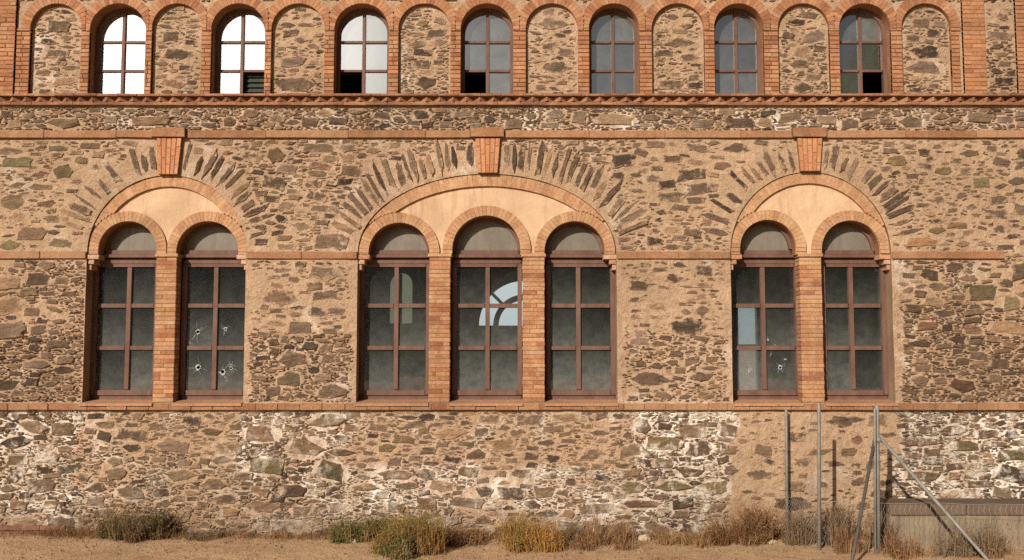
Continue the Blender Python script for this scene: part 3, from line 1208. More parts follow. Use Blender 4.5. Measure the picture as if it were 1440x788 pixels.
    # stepped corbels that carry the outer ends of the arches
    for sg, xe, xo in ((1, X0, arches[0][0] - arches[0][2]), (-1, X1, arches[-1][0] + arches[-1][2])):
        cb = MB()
        for k, (fr, z0, z1) in enumerate(((1.12, -.085, -.022), (.62, -.155, -.09), (.34, -.235, -.16))):
            xq = xe + (xo - xe) * fr
            a_, b_ = min(xe, xq), max(xe, xq)
            cb.quad_brick([(a_, Z_SPR + z0), (b_, Z_SPR + z0), (b_, Z_SPR + z1), (a_, Z_SPR + z1)], .01 + .02 * k, .21, bc([(.50, .33, .24), (.46, .25, .15)]), .006)
        cb.build('corbel', M['terracotta'], bld)
    # keystone
    k = gq['key']
    kb = MB()
    zt, zb = Z_ST_B - .002, ZZ(gq['top']) + .0
    (tl, _), (tr, _), (bl, _), (br_, _) = P(k[0], 197), P(k[1], 197), P(k[2], 245), P(k[3], 245)
    nc = 5
    for i in range(nc):
        e0, e1 = i / nc, (i + 1) / nc
        cuts = [0, U(.42, .58), 1] if i % 2 else [0, U(.2, .3), U(.7, .8), 1]
        for c0, c1 in zip(cuts, cuts[1:]):
            def kp(e, c_):
                xb_ = bl + (br_ - bl) * e
                xt_ = tl + (tr - tl) * e
                return (xb_ + (xt_ - xb_) * c_, zb + (zt - zb) * c_)
            q = [kp(e0 + .02, c0 + .008), kp(e1 - .02, c0 + .008), kp(e1 - .02, c1 - .008), kp(e0 + .02, c1 - .008)]
            kb.quad_brick(q, -.062 + U(-.003, .003), .10, bc([(.46, .215, .11), (.42, .185, .095)]), .004)
    kb.add([(bl + .004, -.054, zb + .003), (br_ - .004, -.054, zb + .003), (tr - .004, -.054, zt - .001), (tl + .004, -.054, zt - .001),
            (bl + .004, .03, zb + .003), (br_ - .004, .03, zb + .003), (tr - .004, .03, zt - .001), (tl + .004, .03, zt - .001)],
           [(0, 1, 2, 3), (1, 5, 6, 2), (4, 0, 3, 7), (4, 5, 1, 0)], (1, 1, 1), 1)
    kb.build('keystone', [M['brick'], M['bmortar']], bld)

    # windows
    for ai, (ax, zs, r_) in enumerate(arches):
        W = LOWER[wi]
        fa, fb = XX(W['f'][0], 460, FR), XX(W['f'][1], 460, FR)
        mx = XX(W['m'], 460, FR)
        if ai == 0:
            fa = min(fa, X0 + .002)
        if ai == len(arches) - 1:
            fb = max(fb, X1 - .002)
        zT, zTr, zB = ZZ(375.5, FR), ZZ(355, FR), Z_SI_T + .085
        o = MB()
        sw = .062
        frame_bar(o, fa, fa + sw, zB, zTr - .168, FR, FR + .08)
        frame_bar(o, fb - sw, fb, zB, zTr - .168, FR, FR + .08)
        frame_bar(o, fa + sw, fb - sw, zT, zTr - .168, FR + .006, FR + .076)
        frame_bar(o, fa + sw, fb - sw, zB, ZZ(549, FR), FR + .004, FR + .076)
        frame_bar(o, fa, fb, Z_SI_T - .01, zB - .002, FR + .03, FR + .09)
        # arched head of the frame
        ring_n = 24
        for i in range(ring_n):
            t0, t1 = pi * i / ring_n, pi * (i + 1) / ring_n
            ri, ro = r_ - .045, r_ + .03
            q = [(ax + ri * cos(t0), zs + ri * sin(t0)), (ax + ro * cos(t0), zs + ro * sin(t0)), (ax + ro * cos(t1), zs + ro * sin(t1)), (ax + ri * cos(t1), zs + ri * sin(t1))]
            o.add([(x, FR + .003, z) for x, z in q] + [(x, FR + .07, z) for x, z in q], [(0, 1, 2, 3), (0, 3, 7, 4), (1, 5, 6, 2)], smooth=False)
        win = o.build('window', M['timber'], bld)
        tb = MB()
        tb.quad_brick([(fa, zTr - .165), (fb, zTr - .165), (fb, zTr - .112), (fa, zTr - .112)], FR - .004, .08, (1, 1, 1), .014)
        tb.quad_brick([(fa, zTr - .11), (fb, zTr - .11), (fb, zTr - .08), (fa, zTr - .08)], FR + .04, .04, (1, 1, 1), .004)
        tb.quad_brick([(ax - r_ - .03, zTr - .078), (ax + r_ + .03, zTr - .078), (ax + r_ + .03, zTr - .032), (ax - r_ - .03, zTr - .032)], FR - .035, .11, (1, 1, 1), .012)
        tb.quad_brick([(ax - r_, zTr - .03), (ax + r_, zTr - .03), (ax + r_, zTr + .032), (ax - r_, zTr + .032)], FR - .004, .07, (1, 1, 1), .022)
        tb.build('transom', M['timber'], win)
        gb = MB()
        b0, b1 = ZZ(430, FR), ZZ(489.5, FR)
        frame_bar(gb, mx - .031, mx + .031, ZZ(549, FR) + .002, zT - .002, FR + .008, FR + .07)
        for b_ in (b0, b1):
            frame_bar(gb, fa + sw + .002, mx - .032, b_ - .03, b_ + .03, FR + .012, FR + .066)
            frame_bar(gb, mx + .032, fb - sw - .002, b_ - .03, b_ + .03, FR + .012, FR + .066)
        gb.build('glazing_bar', M['timber'], win)
        rows = [(ZZ(549, FR), b1 - .034), (b1 + .034, b0 - .034), (b0 + .034, zT)]
        hls = [hole_line(px, py, r * .42, FR + .04) for px, py, r in HOLES.get(wi, ())]
        pm = MB()
        for z0, z1 in rows:
            for x0, x1 in ((fa + sw, mx - .035), (mx + .035, fb - sw)):
                pane_mesh(pm, x0 - .01, x1 + .01, z0 - .01, z1 + .01, FR + .045 + U(0, .003), rows[0][0], rows[2][1], None, hls)
        pm.build('pane', M['glass'], win)
        lm = MB()
        pts = arc(ax, zs, r_, r_, 0, pi, 24)
        lm.add([(x, FR + .045, z) for x, z in pts] + [(ax + r_, FR + .045, zTr - .03), (ax - r_, FR + .045, zTr - .03)], [tuple(list(range(25)) + [26, 25])])
        lm.build('lunette_pane', M['lunette'], win)
        for (px, py, r), hl in zip(HOLES.get(wi, ()), hls):
            hb = MB()
            bullet(hb, hl, px, py, r * .42, FR + .038, 8 if r > .03 else 2)
            hb.build('bullet_hole', M['frost'], win)
        wi += 1

# ------------------------------------------------------------------ bands
TC = [(.30, .155, .085), (.33, .175, .095), (.27, .135, .072), (.31, .175, .10)]


def band(name, x0, x1, z0, z1, yf, dep, L, pal, mat, gap=.006, cracks=0):
    b = MB()
    course(b, x0, x1, z0, z1, yf, dep, L, pal, gap)
    b.box(x0 + .002, x1 - .002, yf + .012, yf + dep, z0 + .006, z1 - .004, mi=1)
    return b.build(name, [M[mat], M['bmortar']], bld)


for a, b in segs:
    band('impost_band', a + (.004 if a > XL else 0), b - .004, Z_IM_B, Z_IM_T, -.034, .09, .85, TC, 'terracotta')
# string course under the frieze, stepping forward over the keystones
edges = [XL]
for gq in GROUPS:
    k = gq['key']
    a, b = XX(k[0] - 6, 190), XX(k[1] + 5, 190)
    band('string_course', edges[-1], a - .002, Z_ST_B, Z_ST_T, -.042, .1, 1.1, TC, 'terracotta')
    band('string_course', a, b, Z_ST_B, Z_ST_T + .03, -.095, .14, .6, TC, 'terracotta')
    edges.append(b + .002)
band('string_course', edges[-1], XR, Z_ST_B, Z_ST_T, -.042, .1, 1.1, TC, 'terracotta')
# sill course
b = MB()
course(b, XL, XR, Z_SI_B, Z_SI_T - .012, -.065, .12, .29, TC + BR[-1:], .008, .006)
b.box(XL, XR, -.05, .06, Z_SI_B + .008, Z_SI_T - .018, mi=1)
b.build('sill_course', [M['terracotta'], M['bmortar']], bld)
for gq in GROUPS:
    xs = [gq['X0']] + [XX(v, 560) for pr in gq['piers'] for v in pr] + [gq['X1']]
    for a, c_ in zip(xs[::2], xs[1::2]):
        b = MB()
        zt = Z_SI_T
        v_ = [(a, -.085, zt - .045), (c_, -.085, zt - .045), (c_, -.085, zt - .012), (a, -.085, zt - .012), (a, FR + .1, zt - .045), (c_, FR + .1, zt - .045), (c_, FR + .1, zt + .035), (a, FR + .1, zt + .035)]
        b.add(v_, [(0, 1, 2, 3), (3, 2, 6, 7), (0, 3, 7, 4), (1, 5, 6, 2), (0, 4, 5, 1)], (.40, .22, .13))
        b.build('window_sill', M['terracotta'], bld)
# red plinth at the left foot of the wall
b = MB()
for i in range(2):
    course(b, XL, XX(92, 750), .0 + i * .075 - .02, .07 + i * .075 - .02, -.03 + .004 * i, .08, .27, [(.22, .11, .07), (.19, .095, .06)], .004, .006, bond=.13 * i)
b.build('brick_plinth', M['terracotta'], bld)

# tile cornice: projecting course, sawtooth bricks, lower course
b = MB()
CO = [(.25, .12, .07), (.285, .14, .082), (.21, .10, .06)]
course(b, XL, XR, ZZ(138), ZZ(134), -.10, .15, .30, CO, .006, .004)
b.box(XL, XR, -.09, .05, ZZ(138) + .004, ZZ(134) - .004, mi=1)
zt0, zt1 = ZZ(144), ZZ(138) - .001
x = XL
while x < XR:
    s_ = .19
    dx_ = U(-.006, .006)
    c_ = bc(CO)
    v_ = [(x + dx_, .0, zt0), (x + s_ * .5 + dx_, -.08, zt0), (x + s_ + dx_, .0, zt0), (x + dx_, .0, zt1), (x + s_ * .5 + dx_, -.08, zt1), (x + s_ + dx_, .0, zt1)]
    b.add(v_, [(0, 1, 4, 3), (1, 2, 5, 4), (0, 2, 1), (3, 4, 5)], c_)
    x += s_
course(b, XL, XR, ZZ(149.5), ZZ(144) - .001, -.055, .1, .30, CO, .006, .004)
b.box(XL, XR, -.047, .05, ZZ(149.5) + .004, ZZ(144) - .004, mi=1)
b.build('tile_cornice', [M['brick'], M['bmortar']], bld)

# ------------------------------------------------------------------ upper arcade
UPW = [(123, 202, 131, 197, 8), (295, 371, 300, 367, 4), (469, 546, 473, 545, 3), (647.5, 722, 652, 722.5, 3), (829, 900, 829, 900, 3), (1006, 1076, 1005.5, 1077, 5.5), (1182.5, 1256, 1180, 1252, 8)]
UPN = [(39, 111, 46, 116, 11), (211, 281, 215, 282, 8), (380, 455, 386, 456, 5), (559.6, 633, 562, 635, 3), (739.5, 813.5, 739.5, 813.5, 3), (917.6, 992, 917.6, 992, 4), (1096, 1169, 1093, 1163, 7), (1271, 1341, 1267.5, 1336, 10)]
ops = []
for kind, lst in (('w', UPW), ('n', UPN)):
    for q in lst:
        x0, x1 = XX(q[0], 130), XX(q[1], 130)
        ops.append([x0, x1, kind])
ops.sort()
# even out the springing: one height for the whole arcade
r_mean = sum((o[1] - o[0]) / 2 for o in ops) / len(ops)
Z_UTOP = ZZ(5)
hole_u = []
for o in ops:
    r_ = (o[1] - o[0]) / 2
    o += [r_, Z_UTOP - r_]
    hole_u.append(arch_poly(o[0], o[1], Z_COR_T - .02, o[4], r_, 24))
mb = MB()
block(rect(XL - 1, XR + 1, Z_COR_T - .05, Z_UTOP + .02))
bottom = []
for o, h in zip(ops, hole_u):
    pass
plate(mb, rect(XL, XR, Z_COR_T - .06, ZTOP), hole_u, .08, lambda x, z: .022 + .006 * nz(x, z, 4), lambda x, z: (.1, .2, 0), back=.24, mi=0, mi_back=2)
# stones above the arches
for o in ops:
    block(arc((o[0] + o[1]) / 2, o[4], o[3] + .15, o[3] + .15, 0, pi, 24))
scatter(mb, XL, XR, Z_UTOP - .1, ZTOP, .5, .4, .8, .1, lambda x, z: .02)
mb.build('arcade_wall', [M['mortar'], M['stone'], M['bmortar']], bld)

# piers of the arcade: stacked courses, one header wide
pe = [(XX(20, 130), ops[0][0])] + [(ops[i][1], ops[i + 1][0]) for i in range(len(ops) - 1)] + [(ops[-1][1], XX(1352, 130))]
zsm = min(o[4] for o in ops)
nC = int((zsm - Z_COR_T) / .062)
mids = []
for xa, xb in pe:
    b = MB()
    mids.append((xa + xb) / 2)
    for i in range(nC + 1):
        z0, z1 = Z_COR_T - .0 + .062 * i, Z_COR_T + .062 * (i + 1)
        z1 = min(z1, zsm)
        if z1 - z0 < .02:
            continue
        if xb - xa > .18 or rng.random() < .3:
            m_ = xa + (xb - xa) * (.5 if i % 2 else .36)
            parts_ = ((xa, m_ - .003), (m_ + .003, xb))
        else:
            parts_ = ((xa, xb),)
        for p, q in parts_:
            b.quad_brick([(p, z0 + .004), (q, z0 + .004), (q, z1 - .004), (p, z1 - .004)], U(-.003, .003), .06, bc(BR), .004)
    b.build('arcade_pier', M['brick'], bld)
for i, o in enumerate(ops):
    b = MB()
    ax, zs, r_ = (o[0] + o[1]) / 2, o[4], o[3]
    ml, mr_ = mids[i], mids[i + 1]
    if i == 0:
        ml = XX(20, 60)
    if i == len(ops) - 1:
        mr_ = XX(1352, 60)

    def lim(c, s_, ax=ax, ml=ml, mr_=mr_):
        if abs(c) < 1e-3:
            return 9
        return ((mr_ - .003 - ax) / c) if c > 0 else ((ml + .003 - ax) / c)
    ring(b, ax, zs, r_ + .002, r_ + .14, 0, pi, .06, 0., .06, BR, outer=lim)
    z = zsm
    while z < zs - .004:
        z2 = min(zs, z + .06)
        for p, q in ((ml + .003, o[0]), (o[1], mr_ - .003)):
            if q - p > .02:
                b.quad_brick([(p, z + .003), (q, z + .003), (q, z2 - .003), (p, z2 - .003)], U(-.003, .003), .06, bc(BR), .004)
        z = z2
    b.build('arcade_arch', M['brick'], bld)

# pilasters at the ends of the arcade, with a stone panel between them
def pilaster(xa, xb, yf=-.03):
    b = MB()
    n = int((ZTOP - Z_COR_T) / .062)
    for i in range(n):
        z0 = Z_COR_T + .062 * i
        course(b, xa, xb, z0, z0 + .062, yf, .09, .25, BR, .008, .003, bond=.125 * (i % 2))
    b.box(xa + .004, xb - .004, yf + .008, .05, Z_COR_T, ZTOP - .05, mi=1)
    b.build('brick_pilaster', [M['brick'], M['bmortar']], bld)


pilaster(XX(-28, 130), XX(19.5, 130))
pilaster(XX(1356, 130), XX(1388, 130))
pilaster(XX(1431, 130), XX(1475, 130))
for xa, xb in ((XX(1388, 130), XX(1431, 130)), (XX(1475, 130), XR), (XL, XX(-28, 130))):
    occ_backup = occ[:, :].copy()
    i0, i1 = int((xa - RX0) / RS), int((xb - RX0) / RS)
    k0, k1 = int((Z_COR_T - RZ0) / RS), int((Z_UTOP - .1 - RZ0) / RS)
    occ[i0:i1, k0:k1] = False
    b = MB()
    scatter(b, xa + .02, xb - .02, Z_COR_T + .02, Z_UTOP - .12, .45, .4, .6, .0, lambda x, z: .004)
    plate(b, rect(xa + .003, xb - .003, Z_COR_T, Z_UTOP - .08), (), .08, lambda x, z: .006 + .006 * nz(x, z, 5), lambda x, z: (.15, .2, 0))
    b.build('stone_panel', [M['mortar'], M['stone']], bld)
    occ = occ_backup
# blind niches
for o in ops:
    if o[2] != 'n':
        continue
    i0, i1 = int((o[0] - RX0) / RS), int((o[1] - RX0) / RS)
    k0, k1 = int((Z_COR_T - RZ0) / RS), int((Z_UTOP - RZ0) / RS)
    A, B = np.meshgrid(gx_[i0:i1], gz_[k0:k1], indexing='ij')
    occ[i0:i1, k0:k1] = ~pip(A, B, arch_poly(o[0] + .015, o[1] - .015, Z_COR_T, o[4], o[3] - .015))
    b = MB()
    nb_ = U(0, 9)
    yf = lambda x, z, q=nb_: .072 + .008 * nz(x, z, 3, q) + .004 * nz(x, z, 10)
    plate(b, arch_poly(o[0] - .03, o[1] + .03, Z_COR_T - .03, o[4], o[3] + .03, 24), (), .06, yf, lambda x, z: (.12, .25, .0))
    scatter(b, o[0], o[1], Z_COR_T, Z_UTOP, U(.38, .5), U(.2, .6), .55, 0, yf)
    b.build('blind_niche', [M['mortar'], M['stone']], bld)

# upper windows
FU = .2
MISSING = {1: [(1, 0)], 2: [(0, 0)], 3: [(0, 0)], 6: [(1, 0)]}
ui = 0
for o in ops:
    if o[2] != 'w':
        continue
    ax, zs, r_ = (o[0] + o[1]) / 2, o[4], o[3]
    zb = Z_COR_T - .02
    fb = MB()
    ro, ri = r_ + .02, r_ - .05
    n = 22
    inner = [(ax + ri * cos(pi * i / n), zs + ri * sin(pi * i / n)) for i in range(n + 1)]
    outer = [(ax + ro * cos(pi * i / n), zs + ro * sin(pi * i / n)) for i in range(n + 1)]
    inner = [(ax + ri, zb + .05)] + inner + [(ax - ri, zb + .05)]
    outer = [(ax + ro, zb - .02)] + outer + [(ax - ro, zb - .02)]
    L_ = len(inner)
    v_ = [(x, FU, z) for x, z in inner] + [(x, FU, z) for x, z in outer] + [(x, FU + .07, z) for x, z in inner]
    fs = []
    for i in range(L_):
        j = (i + 1) % L_
        fs.append((i, L_ + i, L_ + j, j))
        fs.append((i, j, 2 * L_ + j, 2 * L_ + i))
    fb.add(v_, fs)
    win = fb.build('window', M['timber'], bld)
    gb = MB()
    za, zc = ZZ(99.5, FU), ZZ(59, FU)
    frame_bar(gb, ax - .022, ax + .022, zb + .05, zs + ri, FU + .008, FU + .06)
    for zq in (za, zc):
        frame_bar(gb, ax - ri, ax - .023, zq - .018, zq + .018, FU + .012, FU + .056)
        frame_bar(gb, ax + .023, ax + ri, zq - .018, zq + .018, FU + .012, FU + .056)
    gb.build('glazing_bar', M['timber'], win)
    pm = MB()
    rows = [(zb + .05, za), (za, zc), (zc, zs + ri)]
    for ri_, (z0, z1) in enumerate(rows):
        for ci, (x0, x1) in enumerate(((ax - ri, ax - .01), (ax + .01, ax + ri))):
            if (ci, ri_) in MISSING.get(ui, ()):
                continue
            top = None
            if ri_ == 2:
                top = lambda x: zs + sqrt(max(0, (ri + .004) ** 2 - (x - ax) ** 2))
            pane_mesh(pm, x0, x1, z0, z1, FU + .04 + U(0, .003), zb - 6, zb - 3, top, (), .0 if ui == 6 and ri_ < 2 else None)
    pm.build('pane', M['glassup'], win)
    if ui == 1:
        sm = MB()
        for k in range(5):
            z = zb + .07 + k * .075
            sm.add([(ax + .02, FU + .09, z), (ax + ri, FU + .09, z), (ax + ri, FU + .12, z + .06), (ax + .02, FU + .12, z + .06)], [(0, 1, 2, 3)])
        sm.build('louvre', M['slat'], win)
    ui += 1

# eaves above the picture
band('eaves_course', XL, XR, ZTOP - .12, ZTOP, -.12, .4, .3, BR, 'brick')

# ------------------------------------------------------------------ rooms behind the windows
YB = 9.0
zf, zm = .9, Z_COR_B + .1
back_holes = []
fx, fz = P(737, 458, YB)
fan_r = XX(737 + 64, 458, YB) - fx
back_holes.append([(fx - fan_r, fz), (fx + .03, fz), (fx + .03, fz + fan_r)] + arc(fx, fz, fan_r, fan_r, pi / 2, pi, 20)[1:-1])
a0, a1 = P(546, 455, YB), P(580, 400, YB)
back_holes.append(arch_poly(a0[0], a1[0], a0[1], a1[1], (a1[0] - a0[0]) / 2, 16))
d0, d1 = P(1040, 556, YB), P(1066, 430, YB)
back_holes.append(rect(d0[0], d1[0], max(d0[1], zf + .05), d1[1]))
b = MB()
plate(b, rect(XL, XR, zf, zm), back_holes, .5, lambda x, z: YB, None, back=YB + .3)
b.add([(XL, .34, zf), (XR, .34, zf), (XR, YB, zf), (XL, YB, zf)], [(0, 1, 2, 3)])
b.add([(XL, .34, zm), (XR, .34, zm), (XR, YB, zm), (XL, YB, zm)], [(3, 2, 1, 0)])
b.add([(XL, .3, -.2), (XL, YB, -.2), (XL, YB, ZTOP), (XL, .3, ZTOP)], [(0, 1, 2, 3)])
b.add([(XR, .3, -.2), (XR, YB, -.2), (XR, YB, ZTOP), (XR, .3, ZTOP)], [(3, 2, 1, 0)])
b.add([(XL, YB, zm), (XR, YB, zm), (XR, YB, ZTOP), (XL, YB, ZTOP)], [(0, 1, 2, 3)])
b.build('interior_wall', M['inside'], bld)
b = MB()
b.box(XL - .02, XR + .02, -.05, YB + .4, ZTOP + .003, ZTOP + .15)
b.build('roof', M['conc'], bld)
b = MB()
b.box(XL - .3, XL - .003, .0, YB + .3, -.3, ZTOP, mi=0)
b.build('gable_wall', M['mortar'], bld)
b = MB()
b.box(XR + .003, XR + .3, .0, YB + .3, -.3, ZTOP, mi=0)
b.build('gable_wall', M['mortar'], bld)
# bars of the far windows
b = MB()
b.tube([(fx + fan_r * .62 * cos(pi / 2 + pi / 2 * i / 20), YB + .05, fz + fan_r * .62 * sin(pi / 2 + pi / 2 * i / 20)) for i in range(21)], .07, 4)
c_, s_ = cos(R(135)), sin(R(135))
b.tube([(fx + c_ * fan_r * .64, YB + .05, fz + s_ * fan_r * .64), (fx + c_ * fan_r, YB + .05, fz + s_ * fan_r)], .04, 4)
b.build('far_window_frame', M['timber'], bld)
b = MB()
b.box(d0[0] - .03, d1[0] + .03, YB + .03, YB + .1, ZZ(488, YB) - .06, ZZ(488, YB) + .06)
b.build('far_window_frame', M['timber'], bld)
b = MB()
b.box((a0[0] + a1[0]) / 2 - .03, (a0[0] + a1[0]) / 2 + .03, YB + .03, YB + .1, a0[1], a1[1] + .25)
b.build('far_window_frame', M['timber'], bld)
b = MB()
plate(b, rect(d0[0] - .02, d1[0] + .02, zf + .02, d1[1] + .02), (), .4, lambda x, z: YB + .12)
b.build('far_pane', M['milky'], bld)
b = MB()
plate(b, arch_poly(a0[0] - .02, a1[0] + .02, a0[1] - .02, a1[1], (a1[0] - a0[0]) / 2 + .02, 16), (), .3, lambda x, z: YB + .12)
b.build('far_pane', M['yellowed'], bld)

# ------------------------------------------------------------------ ground and hills
def gh(x, y):
    d = -y
    base = .04 * nz(x, y, .45, 5) + .018 * nz(x, y, 1.6, 2) + .008 * nz(x, y, 5, 1)
    return base * min(1, .4 + d * .5) - .0


xs = np.concatenate([-np.geomspace(2500, 14, 14), np.arange(-12, 12.01, .1), np.geomspace(14, 2500, 14)])
ys = np.concatenate([-np.geomspace(2500, 9, 14), np.arange(-6, .41, .08), np.geomspace(12, 2500, 10)])
v_ = [(float(x), float(y), gh(x, y) if abs(x) < 13 and -7 < y < .5 else 0.) for y in ys for x in xs]
fs = [(j * len(xs) + i, j * len(xs) + i + 1, (j + 1) * len(xs) + i + 1, (j + 1) * len(xs) + i) for j in range(len(ys) - 1) for i in range(len(xs) - 1)]
b = MB()
b.add(v_, fs, smooth=True)
gr = b.build('ground', M['ground'])
gr['kind'] = 'structure'

# wooded slope across the yard, seen only in the panes
b = MB()
v_, fs = [], []
NA, NR = 120, 8
for j in range(NR):
    for i in range(NA + 1):
        az = R(-100 + 200 * i / NA)           # 0 = straight away from the facade, + = right
        d = 60 + 90 * j / (NR - 1)
        e = 9.5 + 2.2 * nz(i * .11, 0, 1, 3) + 1.2 * nz(i * .5, 0, 1, 7) + 13.5 * math.exp(-((math.degrees(az) - 26) / 6.5) ** 2)
        top = 150 * tan(R(e))
        z = top * (j / (NR - 1)) ** 1.3 + (1.6 * nz(i * .9, j * .9, 1, 2) if j else -.5)
        v_.append((sin(az) * d, -cos(az) * d, z))
for j in range(NR - 1):
    for i in range(NA):
        a = j * (NA + 1) + i
        fs.append((a, a + NA + 1, a + NA + 2, a + 1))
b.add(v_, fs, smooth=False)
hl = b.build('hills', M['hill'])
hl['kind'] = 'structure'

# ------------------------------------------------------------------ fence
def gpt(px, d, py=None):
    """ground point at distance d in front of the wall under photo column px"""
    X = XX(px, 760, -d)
    return X, -d, gh(X, -d)


fence = thing('wire_fence', 'galvanised steel fence posts with slanting braces and sagging wire mesh by the wall', 'fence', (5.0, -1.1, 0))


def fpart(mb_, name, mat):
    o = mb_.build(name, M[mat], fence)
    for vtx in o.data.vertices:
        vtx.co.x -= 5.0
        vtx.co.y += 1.1
    return o


def post(px, d, top_px, r, lean=0.):
    X, Y, Zg = gpt(px, d)
    tx, tz = P(px + lean, top_px, -d)
    m_ = MB()
    m_.tube([(X, Y, Zg - .3), (tx, Y, tz - .01), (tx, Y, tz)], [r, r, r * .8], 14)
    o = fpart(m_, 'post', 'steel')
    return Vector((X, Y, Zg)), Vector((tx, Y, tz))


p1 = post(1107, .135, 576, .021, -1.5)
p2 = post(1151, 1.0, 568, .024, .5)
p3 = post(1234.5, 1.15, 570, .028, -1.5)
p3b = post(1229.5, 1.22, 574, .016, .5)
for (x0, y0, d0_), (x1, y1, d1_), r in (((1239, 617, 1.15), (1396, 796, 1.55), .022), ((1231, 614, 1.15), (1196, 800, 1.95), .02)):
    m_ = MB()
    A, B = P(x0, y0, -d0_), P(x1, y1, -d1_)
    a_, b_ = Vector((A[0], -d0_, A[1])), Vector((B[0], -d1_, B[1]))
    m_.tube([a_, b_, b_ + (b_ - a_) * .25], r, 12)
    fpart(m_, 'brace', 'steel' if x1 > 1300 else 'darksteel')
# collar that ties the braces
m_ = MB()
A = P(1235, 619, -1.15)
m_.tube([(A[0], -1.15, A[1] - .03), (A[0], -1.15, A[1] + .03)], .042, 14)
fpart(m_, 'clamp', 'steel')


def mesh_run(A, B, h, name='wire_mesh'):
    A, B = Vector(A), Vector(B)
    L = (B - A).length
    d = (B - A) / L
    m_ = MB()
    nrm = Vector((-d.y, d.x, 0))
    stp = .065
    n = int(L / stp)
    for i in range(n + 1):
        pts = []
        nz2 = int(h / stp)
        for j in range(nz2 + 1):
            s_ = stp * (i + (.5 if j % 2 else 0))
            p = A + d * min(s_, L) + Vector((0, 0, gh(A.x, A.y) + .02 + stp * j + .03 * nz(s_, 0, 1.5, 4)))
            p += nrm * (.012 if j % 2 else -.012) + nrm * .04 * nz(s_, j * .1, 1.2, 8)
            pts.append(p)
        m_.tube(pts, .0018, 3, cap=False)
    for zz in (.02, h):
        m_.tube([A + d * L * k / 24 + Vector((0, 0, gh(A.x, A.y) + zz + .03 * nz(L * k / 24, 0, 1.5, 4))) for k in range(25)], .002, 4, cap=False)
    fpart(m_, name, 'wire')


mesh_run((p1[0].x, p1[0].y, 0), (p2[0].x, p2[0].y, 0), .55)
mesh_run((p2[0].x, p2[0].y, 0), (p3[0].x, p3[0].y, 0), .62)
mesh_run((p3[0].x, p3[0].y, 0), (9.5, -1.45, 0), .62)

# ------------------------------------------------------------------ low concrete wall at the right
TY = .75
tx0 = XX(1252, 740, -TY)
zt = ZZ(709, -TY)
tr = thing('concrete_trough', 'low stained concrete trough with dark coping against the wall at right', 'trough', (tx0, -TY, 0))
b = MB()
LX = 10.8 - tx0
segs_x = 30
v_, fs = [], []
prof = [(0, -.3), (0, zt - .16), (.0, zt - .155)]
for i in range(segs_x + 1):
    x = LX * i / segs_x
    e = .008 * nz(x, 0, 2.)
    for (y, z) in ((0 + e, -.3), (0 + e, zt - .14), (.5, zt - .14), (.5, -.3)):
        v_.append((x, y, z))
for i in range(segs_x):
    for k in range(3):
        a = i * 4 + k
        fs.append((a, a + 4, a + 5, a + 1))
fs.append((0, 1, 2, 3))
b.add(v_, fs)
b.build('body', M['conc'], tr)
b = MB()
x = 0
while x < LX:
    l = U(.9, 1.2)
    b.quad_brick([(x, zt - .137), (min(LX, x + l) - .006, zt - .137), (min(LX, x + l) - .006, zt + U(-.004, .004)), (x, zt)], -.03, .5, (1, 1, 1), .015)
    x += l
b.build('coping', M['conccap'], tr)


